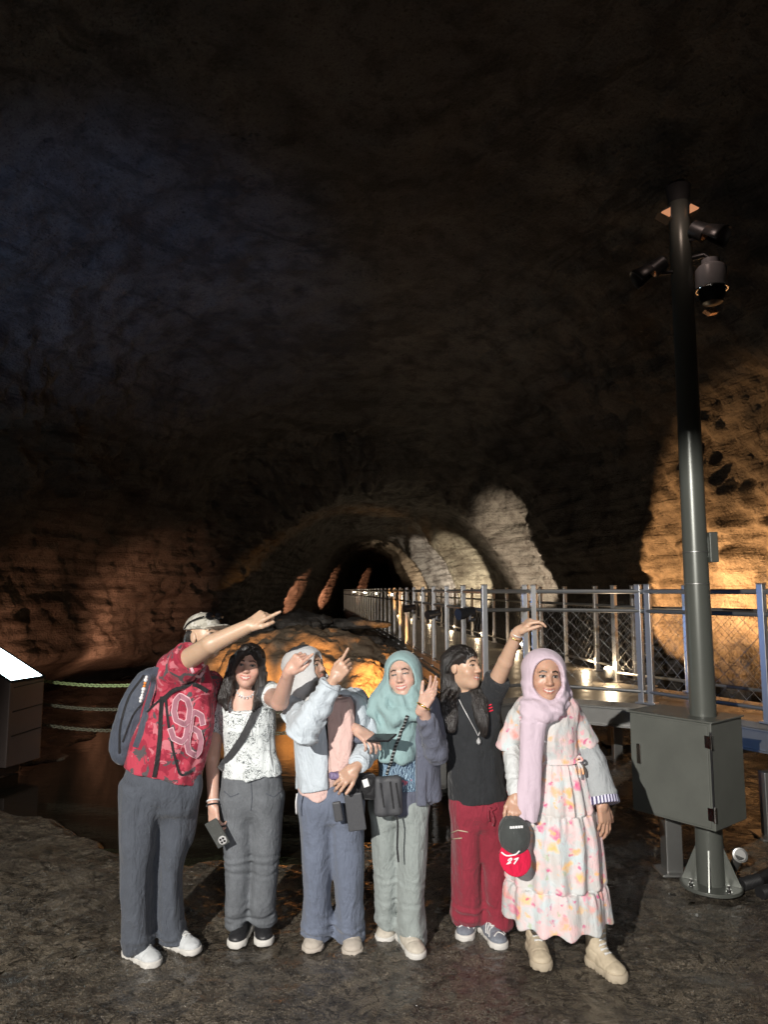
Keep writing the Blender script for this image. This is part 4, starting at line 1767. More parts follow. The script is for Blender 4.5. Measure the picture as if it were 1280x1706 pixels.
def shoe(parent, toe, heel, w, upper_m, sole_m, style='sneaker', hgt=.075, extra=None, sole_h=.028, lace_m=None, shaft=0.0, ankle=None):
    """shoe from heel to toe on the ground: shaped upper with tongue, sole with a groove, laces"""
    toe = np.array(toe, float)
    heel = np.array(heel, float)
    z0 = min(toe[2], heel[2])
    d = toe - heel
    d[2] = 0
    L = np.linalg.norm(d)
    d /= L
    lat = np.array([-d[1], d[0], 0])
    up = np.array([0, 0, 1.0])
    M = np.array([d, lat, up])
    W = lambda a, b, c: heel + d * (a * L) + lat * b + np.array([0, 0, c]) - np.array([0, 0, heel[2] - z0])
    f = Field()
    f.cap(W(.16, 0, sole_h + .022), W(.16, 0, hgt * 1.02), w * .42, w * .40, .01)
    f.cap(W(.20, 0, sole_h + .01), W(.50, 0, sole_h + .006), w * .40, w * .38, .02)
    f.cap(W(.34, 0, sole_h + .034), W(.66, 0, sole_h + .010), w * .36, w * .30, .03)
    f.ell(W(.56, 0, sole_h + .004), (L * .30, w * .47, .034), M, .02)
    f.ell(W(.78, 0, sole_h + .002), (L * .21, w * .49, .029), M, .02)
    if shaft:
        top = W(.17, 0, hgt + shaft) if ankle is None else np.array(ankle)
        f.cap(W(.20, 0, sole_h + .05), top, w * .46, w * .52, .02)
        f.half(top, (0, 0, 1), .004)
    else:
        f.half(W(.16, 0, hgt), (-.25, 0, 1) @ np.array([d, lat, up]), .012)
    f.half(W(.5, 0, sole_h * .5), (0, 0, -1), .004)
    def seams(P):
        a = ((P - heel) @ d) / L
        b = (P - heel) @ lat
        zz = P[:, 2] - z0
        g1 = np.exp(-((a - .76 + .9 * b * b / (w * w) * .25) / .012) ** 2)
        g2 = np.exp(-((zz - sole_h - .034 - .02 * np.sin(a * 7)) / .004) ** 2) * (a < .62)
        g3 = np.exp(-((a - .36 - .5 * (zz - sole_h)) / .012) ** 2)
        return .0028 * (g1 + g2 + .7 * g3) + .0016 * vnoise(P * 60)
    f.fold(seams)
    o = fobj('shoe', f, upper_m, parent, h=.0042)
    s = Field()
    s.cap(W(.15, 0, sole_h * .5), W(.15, 0, sole_h * .55), w * .47, w * .47, .01)
    s.cap(W(.15, 0, sole_h * .5), W(.5, 0, sole_h * .5), w * .47, w * .44, .02)
    s.cap(W(.5, 0, sole_h * .5), W(.78, 0, sole_h * .5), w * .44, w * .52, .02)
    s.ell(W(.80, 0, sole_h * .5), (L * .215, w * .525, .06), M, .015)
    s.half(W(.5, 0, sole_h), (0, 0, 1), .006)
    s.half(W(.5, 0, .001), (0, 0, -1), .004)
    if style == 'boot':
        def lug(P):
            a = ((P - heel) @ d) / L
            return .0035 * (np.sin(a * 60) > .2) * (P[:, 2] - z0 < .014)
        s.fold(lug)
    else:
        s.fold(lambda P: .0012 * np.sin(((P - heel) @ d) * 190) * (P[:, 2] - z0 < .012) + .001 * vnoise(P * 40))
    sl = fobj('sole', s, sole_m, o, h=.0042)
    if lace_m is not None:
        bv = bvh_of(o)
        mb = MB()
        nl = 6 if shaft else 4
        for i in range(nl):
            t = .43 + .068 * i if not shaft else None
            if shaft:
                tt = i / (nl - 1)
                c = W(.52 - .27 * tt, 0, sole_h + .05 + (hgt + shaft * .75 - sole_h - .05) * tt)
                nrm = d * .8 + up * .5
            else:
                c = W(t, 0, sole_h + .07 - .03 * (t - .36) / .3)
                nrm = up
            for sg in (1, -1):
                a = c + lat * .021 + d * .006 * sg
                b = c - lat * .021 - d * .006 * sg
                pts = dense([a, b], .006)
                pts = drape(pts, bv, tuple(c + nrm * .15), .0022)
                mb.tube(pts, .0034, 6)
        if not shaft:
            # bow
            c = np.array(drape([W(.33, 0, sole_h + .07)], bv, tuple(W(.36, 0, .25)), .004)[0])
            for sg in (1, -1):
                ring = [c + lat * sg * (.016 - .016 * math.cos(q)) + d * .009 * math.sin(q) + up * (.004 + .002 * math.cos(q)) for q in np.linspace(0, 2 * PI, 13)[:-1]]
                mb.tube(ring, .0022, 6, closed=True)
        mb.build('laces', lace_m, o, smooth=True)
    if extra:
        extra(o, W, M, L, bvh_of(o))
    return o


def folds_v(ax=28, az=5, amp=.008, seed=0.0):
    return lambda P: amp * vnoise(P * [ax, ax, az] + seed)


def sleeve_folds(a, b, amp=.006, freq=60, seed=0):
    a = np.array(a, float)
    ab = np.array(b, float) - a
    L = np.linalg.norm(ab)
    ab /= L

    def fn(P):
        t = (P - a) @ ab
        return amp * vnoise(np.stack([t * freq + 2.2 * vnoise(P * 12 + seed), P[:, 0] * 9, P[:, 2] * 9], 1) + seed)
    return fn
# ================================================================== the six people
SK1 = (.52, .36, .25)
SK2 = (.58, .36, .28)
SK3 = (.50, .32, .23)
SK4 = (.58, .38, .30)
SK5 = (.56, .37, .26)
SK6 = (.50, .30, .21)


def camo_mat(name, cols, scale=9):
    m, t, b = nt(name)
    g = N(t)
    v = g.coord()
    a = g.noise(v, scale, 3, 0.55, 0.9)
    c = g.noise(g.coord(loc=(3, 7, 1)), scale * 1.25, 3, 0.55, 0.9)
    d = g.noise(g.coord(loc=(9, 2, 5)), scale * 1.1, 3, 0.55, 0.9)
    col = g.mix(g.ramp(a, [(0.50, 0.0), (0.515, 1.0)]), cols[0], cols[1])
    col = g.mix(g.ramp(c, [(0.565, 0.0), (0.58, 1.0)]), col, cols[2])
    col = g.mix(g.ramp(d, [(0.575, 0.0), (0.59, 1.0)]), col, cols[3])
    g.link(col, b.inputs['Base Color'])
    cloth_bump(g, b, 700, .2, 13, .3)
    setp(b, rough=.8, sheen=.1, spec=.25)
    return m


def sprig_mat(name):
    """white cotton with small dark grey sprigs"""
    m, t, b = nt(name)
    g = N(t)
    v = g.coord()
    cl = g.noise(v, 13, 2, .5, .4)
    sp = g.noise(v, 75, 4, .6, 1.6)
    vo = g.voro(v, 95)
    msk = g.math('MULTIPLY', g.ramp(cl, [(.40, 0.0), (.50, 1.0)]), g.ramp(sp, [(.52, 0.0), (.57, 1.0)]))
    dots = g.math('MULTIPLY', g.ramp(vo.outputs['Distance'], [(.20, 1.0), (.30, 0.0)]), g.ramp(g.noise(v, 24, 2, .5), [(.52, 0.0), (.6, .8)]))
    c = g.mix(g.math('MAXIMUM', msk, dots), (.66, .70, .70), (.10, .115, .12))
    g.link(c, b.inputs['Base Color'])
    cloth_bump(g, b, 900, .2, 18, .4)
    setp(b, rough=.85, sheen=.1, spec=.2)
    return m


def bloom_mat(name):
    """watercolour blossoms in orange, coral, magenta and pale blue on white"""
    m, t, b = nt(name)
    g = N(t)
    v = g.coord((1, .35, 1))
    n = g.new('ShaderNodeTexNoise')
    n.inputs['Scale'].default_value = 26
    n.inputs['Detail'].default_value = 4
    g.link(v, n.inputs['Vector'])
    off = g.new('ShaderNodeVectorMath', operation='MULTIPLY_ADD')
    g.link(n.outputs['Color'], off.inputs[0])
    off.inputs[1].default_value = (.075, .075, .075)
    g.link(v, off.inputs[2])
    base = (.56, .535, .515)
    wash = g.noise(v, 9, 3, .6)
    c = g.mix(g.ramp(wash, [(.45, 0.0), (.65, .55)]), base, (.52, .66, .70))
    wash2 = g.noise(g.coord(loc=(5, 1, 2)), 12, 3, .6)
    c = g.mix(g.ramp(wash2, [(.46, 0.0), (.62, .75)]), c, (.78, .50, .50))
    for sc, rad, stops in ((15, .44, [(0.0, (.86, .40, .14)), (.3, (.82, .34, .30)), (.55, (.88, .52, .18)), (.8, (.75, .16, .28))]),
                           (25, .36, [(0.0, (.60, .08, .22)), (.4, (.86, .46, .20)), (.7, (.80, .30, .36)), (.9, (.42, .50, .34))])):
        vo = g.new('ShaderNodeTexVoronoi')
        vo.inputs['Scale'].default_value = sc
        g.link(off.outputs[0], vo.inputs['Vector'])
        sep = g.new('ShaderNodeSeparateColor')
        g.link(vo.outputs['Color'], sep.inputs[0])
        hue = g.ramp(sep.outputs[0], stops, 'CONSTANT')
        on = g.ramp(sep.outputs[1], [(.30, 0.0), (.31, 1.0)], 'CONSTANT')
        pet = g.ramp(vo.outputs['Distance'], [(rad * .25, .9), (rad * .65, .55), (rad, 0.0)])
        c = g.mix(g.math('MULTIPLY', on, pet), c, hue)
    g.link(c, b.inputs['Base Color'])
    cloth_bump(g, b, 900, .15, 16, .3)
    setp(b, rough=.8, sheen=.1, spec=.25)
    return m


def print_mat(name):
    """dark blue shirt with pale blue leaf lines"""
    m, t, b = nt(name)
    g = N(t)
    v = g.coord()
    w = g.new('ShaderNodeTexWave')
    w.inputs['Scale'].default_value = 26
    w.inputs['Distortion'].default_value = 9
    w.inputs['Detail'].default_value = 3
    w.inputs['Detail Scale'].default_value = 1.5
    g.link(v, w.inputs['Vector'])
    n = g.noise(v, 9, 3, .6)
    c = g.mix(g.ramp(n, [(.42, 0.0), (.58, 1.0)]), (.05, .08, .13), (.12, .20, .30))
    c = g.mix(g.ramp(w.outputs['Fac'], [(.62, 0.0), (.75, .8)]), c, (.34, .48, .58))
    n2 = g.noise(g.coord(loc=(1, 2, 3)), 12, 2, .5)
    c = g.mix(g.ramp(n2, [(.66, 0.0), (.68, .9)]), c, (.55, .13, .18))
    g.link(c, b.inputs['Base Color'])
    cloth_bump(g, b)
    setp(b, rough=.8, spec=.2)
    return m


def denim_mat(name, c):
    m, t, b = nt(name)
    g = N(t)
    v = g.coord()
    n = g.noise(v, 11, 5, .65)
    f = g.noise(g.coord((260, 260, 90)), 1.0, 3, .6)
    dk = tuple(q * .62 for q in c)
    col = g.mix(g.ramp(n, [(.3, 0.0), (.72, 1.0)]), dk, c)
    col = g.mix(g.ramp(f, [(.4, .35), (.6, 0.0)]), col, tuple(q * .45 for q in c))
    g.link(col, b.inputs['Base Color'])
    cloth_bump(g, b, 700, .3, 16, .35)
    setp(b, rough=.9, spec=.2)
    return m


def stripe_mat(name, c0, c1, scale, axis=2, thr=.5):
    m, t, b = nt(name)
    g = N(t)
    tc = g.new('ShaderNodeTexCoord')
    sx = g.new('ShaderNodeSeparateXYZ')
    g.link(tc.outputs['Object'], sx.inputs[0])
    s = g.math('FRACT', g.math('MULTIPLY', sx.outputs[axis], scale))
    g.link(g.mix(g.math('GREATER_THAN', s, thr), c0, c1), b.inputs['Base Color'])
    setp(b, rough=.7)
    return m


M = {}
M['jersey'] = camo_mat('red_camo_mesh', ((.42, .045, .075), (.28, .022, .045), (.085, .075, .08), (.50, .15, .18)), 12)
M['capcamo'] = camo_mat('pale_camo_twill', ((.42, .40, .34), (.33, .31, .26), (.20, .19, .16), (.52, .50, .45)), 26)
M['navy'] = fabric_mat('navy_nylon', (.070, .082, .110), .2, 500, .6, .15, 12, .5)
M['slate'] = fabric_mat('slate_trouser_cloth', (.078, .088, .108), .15)
M['denim'] = denim_mat('grey_denim', (.175, .188, .205))
M['bluegrey'] = fabric_mat('blue_grey_cloth', (.145, .170, .230), .12)
M['sage'] = fabric_mat('sage_cloth', (.29, .325, .315), .08)
M['wine'] = fabric_mat('wine_red_cloth', (.27, .030, .050), .15)
M['blacktee'] = fabric_mat('black_cotton', (.026, .028, .031), .15)
M['blouse'] = sprig_mat('sprigged_cotton')
M['dress'] = bloom_mat('watercolour_blossom_cloth')
M['jacket'] = fabric_mat('pale_blue_grey_shell', (.50, .56, .61), .06, 600, .6, .12, 14, .55)
M['hijab_grey'] = fabric_mat('pearl_grey_jersey', (.50, .50, .50), .06, 900, .85, .15, 14, .3)
M['pink'] = fabric_mat('blush_pink_cotton', (.66, .46, .42), .06)
M['teal'] = fabric_mat('pale_teal_chiffon', (.27, .40, .405), .08, 900, .8, .12, 12, .35)
M['cardigan'] = fabric_mat('mauve_grey_knit', (.125, .135, .180), .15, 500)
M['print'] = print_mat('blue_leaf_print')
M['lilac'] = fabric_mat('lilac_chiffon', (.58, .47, .54), .05, 900, .8, .1, 12, .3)
M['innersleeve'] = fabric_mat('light_grey_jersey', (.36, .38, .39), .08)
M['whitesleeve'] = fabric_mat('white_jersey', (.60, .62, .62), .05)
M['cuff'] = stripe_mat('striped_cuff', (.04, .035, .10), (.72, .70, .85), 62, 0)
M['hair'] = hair_mat('black_hair')
M['strap'] = fabric_mat('black_webbing', (.022, .022, .024), .2, 500, .7)
M['bagblack'] = fabric_mat('black_nylon', (.018, .018, .020), .3, 500, .55)
M['bagblack2'] = fabric_mat('charcoal_nylon', (.055, .056, .06), .3, 500, .6)
M['pouch'] = plain_mat('charcoal_leather', (.062, .064, .07), .55, .15, 60, .15, .4)
M['whiteknit'] = plain_mat('white_shoe_knit', (.54, .56, .57), .7, .1, 70, .25, .3)
M['whitesole'] = plain_mat('white_rubber', (.62, .60, .56), .55, .12, 30, .08, .4)
M['blackshoe'] = plain_mat('black_shoe_leather', (.022, .022, .024), .45, .2, 60, .15, .45)
M['beigeshoe'] = plain_mat('beige_shoe_canvas', (.47, .42, .36), .7, .12, 70, .2, .3)
M['cream'] = plain_mat('cream_shoe_leather', (.55, .50, .42), .6, .15, 50, .2, .35)
M['bluesneak'] = plain_mat('blue_grey_sneaker_mesh', (.20, .22, .26), .6, .3, 80, .25, .4)
M['boot'] = plain_mat('sand_boot_leather', (.52, .44, .32), .65, .15, 40, .2, .35)
M['bootsole'] = plain_mat('sand_boot_rubber', (.46, .39, .29), .7, .15, 30, .1, .3)
M['lace'] = plain_mat('white_lace', (.66, .66, .64), .8, .1, 80, .2, .2)
M['silver'] = metal_mat('silver', (.70, .70, .70), .35, .45, .1, 6, 0.0, .02)
M['gold'] = metal_mat('yellow_gold', (.85, .60, .18), .25, 1.0, .1)
M['phone'] = metal_mat('phone_glass', (.10, .105, .10), .2, .3, .1, 5, .0)
M['phoneblack'] = plain_mat('phone_black', (.02, .02, .022), .2, .1, 20, .0, .5)
M['redcap'] = fabric_mat('bright_red_twill', (.60, .012, .055), .08, 500)
M['greycap'] = fabric_mat('charcoal_twill', (.060, .066, .064), .15, 500)
M['whiteprint'] = plain_mat('white_print', (.72, .72, .72), .7, .05, 30, .02, .3)
M['mauveprint'] = plain_mat('mauve_print', (.33, .14, .18), .7, .1, 30, .02, .3)
M['pinkprint'] = plain_mat('pale_pink_print', (.66, .42, .46), .7, .08, 30, .02, .3)
M['redprint'] = plain_mat('red_print', (.70, .02, .05), .6, .05, 30, .02, .3)
M['purple'] = plain_mat('purple_patterned', (.26, .20, .36), .5, .6, 90, .1, .4)
M['dark'] = plain_mat('dark_lens', (.006, .006, .007), .08, .1, 10, 0, .6)


def J(x, y, Y):
    return at(x, y, Y)


def limb(f, pts, rs, k=.03):
    f.chain(pts, rs, k)


def ank(toe, heel):
    return np.array(heel) + (np.array(toe) - np.array(heel)) * .17 + np.array([0, 0, .10])


def base_body(f, head, neck_b, chest, pelvis, sh, hips, knees, ankles, tx=.125, ty=.085):
    """hidden trunk and legs, neck; kept inside the clothes"""
    c = np.array
    f.cap(head.w(0, -.020, -.06), neck_b, .052, .058, .03)
    f.cap(neck_b, (c(sh[0]) * .78 + c(neck_b) * .22), .05, .045, .05)
    f.cap(neck_b, (c(sh[1]) * .78 + c(neck_b) * .22), .05, .045, .05)
    f.ell(chest, (tx, ty, .17), None, .06)
    f.ell((c(chest) + c(pelvis)) / 2, (tx * .9, ty * .9, .2), None, .06)
    f.ell(pelvis, (tx, ty, .12), None, .06)
    for h, k, a in zip(hips, knees, ankles):
        f.cap(h, k, .068, .045, .04)
        f.cap(k, a, .045, .032, .02)
        f.cap(a, c(a) * (1, 1, 0) + (0, 0, .055), .032, .028, .02)


def paint_skin(skin, head=None, extra=None, face=True, **kw):
    def fn(P):
        C = np.tile(np.array(skin, float), (len(P), 1))
        C *= (1 + .05 * vnoise(P * 9))[:, None]
        if head is not None and face:
            head.paint(P, C, skin, **kw)
        if extra is not None:
            extra(P, C)
        return np.clip(C, 0, 1)
    return fn


def tori(name, c, axis, R, r, mat, parent, squash=1.0):
    ax = frame(axis)
    mb = MB()
    mb.tube([np.array(c) + ax[0] * R * math.cos(q) + ax[1] * R * squash * math.sin(q) for q in np.linspace(0, 2 * PI, 25)[:-1]], r, 8, closed=True)
    return mb.build(name, mat, parent, smooth=True)


def stroke_decal(name, strokes, mapf, width, mat, parent, bv, frm, off, thick=.0012):
    """pen strokes given in a unit square, laid on a garment"""
    mb = MB()
    for st in strokes:
        pts = dense([mapf(*p) for p in st], .006)
        P = np.array(drape(pts, bv, frm, off))
        if len(P) < 2:
            continue
        V, Fc = [], []
        m = len(P)
        for i in range(m):
            t = P[min(i + 1, m - 1)] - P[max(i - 1, 0)]
            t /= np.linalg.norm(t) + 1e-9
            vd = np.array(frm) - P[i]
            vd /= np.linalg.norm(vd)
            w = np.cross(t, vd)
            w /= np.linalg.norm(w) + 1e-9
            ext = t * (width * .45 if i == m - 1 else (-width * .45 if i == 0 else 0))
            for sx, sz in ((-1, -1), (1, -1), (1, 1), (-1, 1)):
                V.append(P[i] + ext + w * width / 2 * sx + vd * thick * sz)
        for i in range(m - 1):
            for k in range(4):
                k2 = (k + 1) % 4
                Fc.append((i * 4 + k, i * 4 + k2, i * 4 + 4 + k2, i * 4 + 4 + k))
        Fc += [(0, 1, 2, 3), tuple((m - 1) * 4 + k for k in (3, 2, 1, 0))]
        mb.add(V, Fc)
    return mb.build(name, mat, parent, smooth='auto')


GLY = {'9': [[(.95, .55), (.75, .42), (.25, .42), (.05, .58), (.05, .84), (.25, 1), (.75, 1), (.95, .84), (.95, .16), (.75, 0), (.25, 0), (.05, .14)]],
       '6': [[(.05, .45), (.25, .58), (.75, .58), (.95, .42), (.95, .16), (.75, 0), (.25, 0), (.05, .16), (.05, .84), (.25, 1), (.75, 1), (.95, .86)]],
       '2': [[(.05, .8), (.3, 1), (.7, 1), (.95, .8), (.9, .55), (.05, 0), (.95, 0)]],
       '7': [[(.05, 1), (.95, 1), (.4, 0)]]}


def crease(y_list, amp, Yref=4.0, w=.02):
    """soft horizontal creases at given picture heights (knees, hems)"""
    zs = [at(640, y, Yref)[2] for y in y_list]

    def fn(P):
        d = 0
        for i, z in enumerate(zs):
            zz = P[:, 2] - z + .018 * vnoise(P * [14, 14, 5] + i * 3.1)
            d = d + amp * np.exp(-(zz / w) ** 2) * np.sin(zz / w * 2.6 + i)
        return d
    return fn


def trouser_folds(seed, amp=.007, hem_y=1560, Yref=4.0, knees=()):
    zh = at(640, hem_y, Yref)[2]
    cr = crease(knees, .0030, Yref) if knees else None

    def fn(P):
        v = 1.3 * amp * vnoise(np.stack([P[:, 0] * 10 + P[:, 2] * 1.5, P[:, 1] * 10, P[:, 2] * 1.6], 1) + seed + 5) + .9 * amp * vnoise(np.stack([P[:, 0] * 19 + P[:, 2] * 1.5, P[:, 1] * 19, P[:, 2] * 2.2], 1) + seed) + .25 * amp * vnoise(P * [40, 40, 4] + seed) + amp * .8 * np.maximum(vnoise(np.stack([P[:, 0] * 11 + P[:, 2] * 9, P[:, 1] * 11, P[:, 2] * 6 - P[:, 0] * 9], 1) + seed * 2), 0)
        t = np.clip(1 - (P[:, 2] - zh) / .16, 0, 1)
        v = v + t * .013 * vnoise(np.stack([P[:, 0] * 10, P[:, 1] * 10, P[:, 2] * 34 + 2 * vnoise(P * 9)], 1) + seed)
        if cr is not None:
            v = v + cr(P)
        return v
    return fn


def hijab_hood(f, hd, lat=.100, op=(.080, .095, .100), opc=(0, .112, -.010), back=.118):
    w = hd.w
    f.ell(w(0, -.020, .028), np.array((lat * .96, back, .104)) * hd.sc, hd.M, .01)
    f.ell(w(0, -.005, -.060), np.array((lat * .97, back * .86, .095)) * hd.sc, hd.M, .04)
    f.cap(w(0, -.005, -.09), w(0, -.02, -.17), .088, .092, .04)
    f.ell(w(*opc), np.array(op) * hd.sc, hd.M, .010, 's')
    f.ell(w(0, .005, -.01), np.array((.074, .090, .108)) * hd.sc, hd.M, .006, 's')


# ------------------------------------------------------------------ 1: man in the red camouflage jersey
def person_jersey():
    Y = 3.92
    FT1 = (gat(262, 1612), gat(212, 1587))
    FT2 = (gat(330, 1590), gat(276, 1572))
    hd = Head(J(340, 1061, 3.90), 62, 10, 4, 1.0, .2)
    nb = J(322, 1112, 3.95)
    sR, eR, wR = J(286, 1116, 3.83), J(352, 1073, 3.60), J(414, 1043, 3.57)
    sL, eL, wL = J(346, 1140, 4.08), J(338, 1222, 4.12), J(330, 1278, 4.04)
    f = Field()
    hd.add(f)
    base_body(f, hd, nb, J(298, 1165, Y), J(268, 1290, Y), (sR, sL), (J(238, 1320, 3.88), J(292, 1320, 4.0)), (J(230, 1450, 3.85), J(285, 1445, 3.97)), (ank(*FT1), ank(*FT2)))
    f.chain([sR, eR, wR], [.060, .048, .034], .02)
    f.chain([sL, eL, wL], [.048, .041, .029], .02)
    add_hand(f, wR, J(452, 1016, 3.55) - wR, (-.35, -.75, .55), 1, (.02, .95, 1.0, 1.0), .9, 1.02)
    add_hand(f, wL, (-.1, -.1, -1), (.9, -.4, 0), 1, (.3, .35, .4, .45), .5, 1.0)
    base = np.array([-1.27, 3.9, 0])
    P = fobj('person', f, SKIN, None, base, .003, paint_skin(SK1, hd))
    tag(P, 'person in red camouflage jersey, pale cap and slate trousers, pointing with a bare arm', 'person')
    # jersey
    g = Field()
    g.loft([(1092, 272, 338, .075), (1110, 262, 348, .105), (1135, 253, 356, .125), (1165, 243, 358, .135), (1200, 230, 356, .142), (1240, 216, 350, .148), (1275, 206, 341, .15), (1300, 203, 331, .15), (1330, 206, 327, .15)], Y, .03)
    g.tube(J(290, 1120, 3.84), J(317, 1093, 3.72), .088, .084, .0, .05, eR - sR)
    g.cap(J(346, 1140, 4.06), J(342, 1200, 4.10), .075, .078, .03)
    g.half(J(258, 1298, Y - .14), -np.cross(J(325, 1318, Y - .14) - J(205, 1287, Y - .14), (0, 1, -.12)), .006)
    g.cap(nb, nb + np.array([.02, -.03, .13]), .064, .075, .01, 's')
    g.cap(nb + np.array([.03, -.07, .02]), nb + np.array([.035, -.15, -.05]), .05, .02, .012, 's')
    g.fold(lambda P: .013 * vnoise(np.stack([P[:, 0] * 12 + P[:, 2] * 5, P[:, 1] * 12, P[:, 2] * 5 - P[:, 0] * 5], 1) + 3) + .008 * vnoise(np.stack([P[:, 0] * 22 - P[:, 2] * 8, P[:, 1] * 20, P[:, 2] * 9 + P[:, 0] * 8], 1) + 8))
    jr = fobj('jersey', g, M['jersey'], P, h=.005)
    bv = bvh_of(jr)
    frm = (-.5, 1.2, 1.6)

    def mp(cx, cy, w, h, sk):
        def q(u, v):
            x = cx + (u - .5) * w + (v - .5) * sk
            y = cy - (v - .5) * h - (u - .5) * -14
            return J(x, y, 3.75)
        return q
    for ch, cx, cy in (('9', 300, 1198), ('6', 323, 1222)):
        q = mp(cx, cy, 26 if ch == '9' else 21, 70 if ch == '9' else 66, 10)
        stroke_decal('number_outline', GLY[ch], q, .031, M['pinkprint'], jr, bv, frm, .004)
        stroke_decal('number', GLY[ch], q, .022, M['mauveprint'], jr, bv, frm, .0065)
    ribbon('collar_trim', smooth_path([J(318, 1098, 3.84), J(323, 1118, 3.79), J(330, 1130, 3.78), J(338, 1118, 3.82), J(341, 1104, 3.9)], 24), .014, M['pinkprint'], jr, bv, frm, .003)
    # trousers
    t = Field()
    t.loft([(1262, 214, 330, .12), (1310, 205, 332, .135), (1352, 210, 322, .10)], Y, .03)
    t.loft([(1300, 204, 276, .120, -.03), (1400, 201, 262, .11, -.05), (1480, 200, 254, .105, -.05), (1545, 204, 256, .105, -.04), (1580, 207, 260, .098, -.02)], Y, .05)
    t.loft([(1300, 256, 332, .115, .04), (1400, 262, 319, .105, .06), (1460, 264, 304, .10, .06), (1520, 262, 306, .105, .07), (1563, 262, 313, .098, .08)], Y, .05)
    t.fold(trouser_folds(2.2, .009, 1575, 3.9))
    fobj('trousers', t, M['slate'], P, h=.005)
    shoe(P, *FT1, .100, M['whiteknit'], M['whitesole'], lace_m=M['lace'], sole_h=.032)
    shoe(P, *FT2, .098, M['whiteknit'], M['whitesole'], lace_m=M['lace'], sole_h=.032)
    # cap, hair
    c = Field()
    c.ell(hd.w(0, -.012, .046), (.088, .106, .086), hd.M, .01)
    c.half(hd.w(0, 0, .038), -hd.M[2] - hd.M[1] * .12, .004)
    c.ell(hd.w(0, .098, .040), (.070, .062, .010), hd.M, .012)
    c.ell(hd.w(0, -.012, .03), (.079, .096, .09), hd.M, .004, 's')
    c.fold(lambda P: .0015 * vnoise(P * 40))
    cp = fobj('cap', c, M['capcamo'], P, h=.004)
    mb = MB()
    mb.lathe(hd.w(0, -.012, .131), [(.008, 0), (.007, .004), (.002, .006)], 12, hd.M)
    mb.build('cap_button', M['capcamo'], cp, smooth='auto')
    h = Field()
    h.ell(hd.w(0, -.030, .0), (.082, .082, .075), hd.M, .02)
    h.ell(hd.w(0, -.065, -.055), (.062, .040, .045), hd.M, .03)
    h.half(hd.w(0, .012, 0), hd.M[1], .01)
    h.half(hd.w(0, 0, .055), hd.M[2], .01)
    h.fold(lambda P: .005 * vnoise(P * [50, 50, 20]))
    fobj('hair', h, M['hair'], P, h=.0045)
    # sunglasses pushed up on the cap
    bvc = bvh_of(cp)
    sg = empty('sunglasses', hd.w(.02, .07, .11), 'black wraparound sunglasses pushed up on the pale camouflage cap', 'sunglasses')
    lens = Field()
    for q in (-1, 1):
        lens.ell(hd.w(.036 * q, .082, .098), (.034, .012, .022), hd.M, .012)
    fobj('lens', lens, M['dark'], sg, h=.004)
    for q in (-1, 1):
        pts = [hd.w(.066 * q, .068, .098), hd.w(.086 * q, .02, .088), hd.w(.090 * q, -.03, .072), hd.w(.084 * q, -.06, .05)]
        mb = MB()
        mb.tube(smooth_path(pts, 14), .004, 8)
        mb.build('temple', M['dark'], sg, smooth=True)
    # backpack
    b = Field()
    b.loft([(1112, 238, 268, .06), (1138, 220, 264, .10), (1180, 199, 258, .125), (1222, 188, 246, .125), (1252, 188, 232, .115), (1272, 196, 224, .09)], 4.0, .02, rnd=.04, pw=2.4)
    b.fold(lambda P: .007 * vnoise(P * [16, 16, 7] + 2) + .003 * vnoise(P * 34))
    bp = empty('backpack', J(215, 1262, 4.0), 'navy nylon backpack worn behind the red camouflage jersey', 'backpack')
    bo = fobj('bag', b, M['navy'], bp, h=.005)
    bb = bvh_of(bo)
    ribbon('zip', smooth_path([J(240, 1125, 3.9), J(213, 1165, 3.88), J(200, 1215, 3.88), J(199, 1255, 3.9)], 30), .012, M['strap'], bp, bb, CAMP, .002)
    ribbon('pocket_seam', smooth_path([J(243, 1165, 3.9), J(222, 1190, 3.88), J(204, 1236, 3.88)], 20), .008, M['strap'], bp, bb, CAMP, .002)
    ribbon('shoulder_strap', smooth_path([J(264, 1112, 3.80), J(259, 1135, 3.74), J(250, 1170, 3.74), J(238, 1215, 3.78), J(228, 1245, 3.82)], 40), .040, M['navy'], bp, bv, CAMP, .005)
    ribbon('webbing', smooth_path([J(237, 1196, 3.78), J(262, 1170, 3.72), J(286, 1150, 3.7)], 20), .010, M['strap'], bp, bv, CAMP, .004)
    ribbon('webbing', smooth_path([J(271, 1160, 3.72), J(268, 1200, 3.7), J(263, 1260, 3.7), J(257, 1294, 3.7)], 30), .022, M['strap'], bp, bv, CAMP, .005)
    ribbon('webbing', smooth_path([J(276, 1165, 3.72), J(283, 1220, 3.7), J(293, 1270, 3.7), J(302, 1292, 3.7), J(318, 1285, 3.72)], 30), .012, M['strap'], bp, bv, CAMP, .004)
    ribbon('chest_strap', smooth_path([J(268, 1172, 3.72), J(288, 1150, 3.7), J(318, 1140, 3.74), J(345, 1152, 3.84)], 24), .022, M['strap'], bp, bv, CAMP, .004)
    # beaded charm on the strap
    ch = empty('bag_charm', J(243, 1150, 3.72), 'string of white and orange beads hanging from the backpack strap', 'charm')
    pts = drape([J(244 - .25 * (y - 1128), y, 3.72) for y in (1128, 1133, 1138, 1143, 1148, 1153, 1158, 1163, 1168)], bv, CAMP, .012)
    orange = plain_mat('orange_bead', (.75, .26, .05), .4)
    for i, p in enumerate(pts):
        mb = MB()
        r = .008 + .003 * (i % 3 == 1)
        mb.lathe(p, [(r * math.sin(q), -r * math.cos(q)) for q in np.linspace(.15, PI - .15, 9)], 12)
        mb.build('bead', orange if i in (2, 3) else M['whiteprint'], ch, smooth='auto')


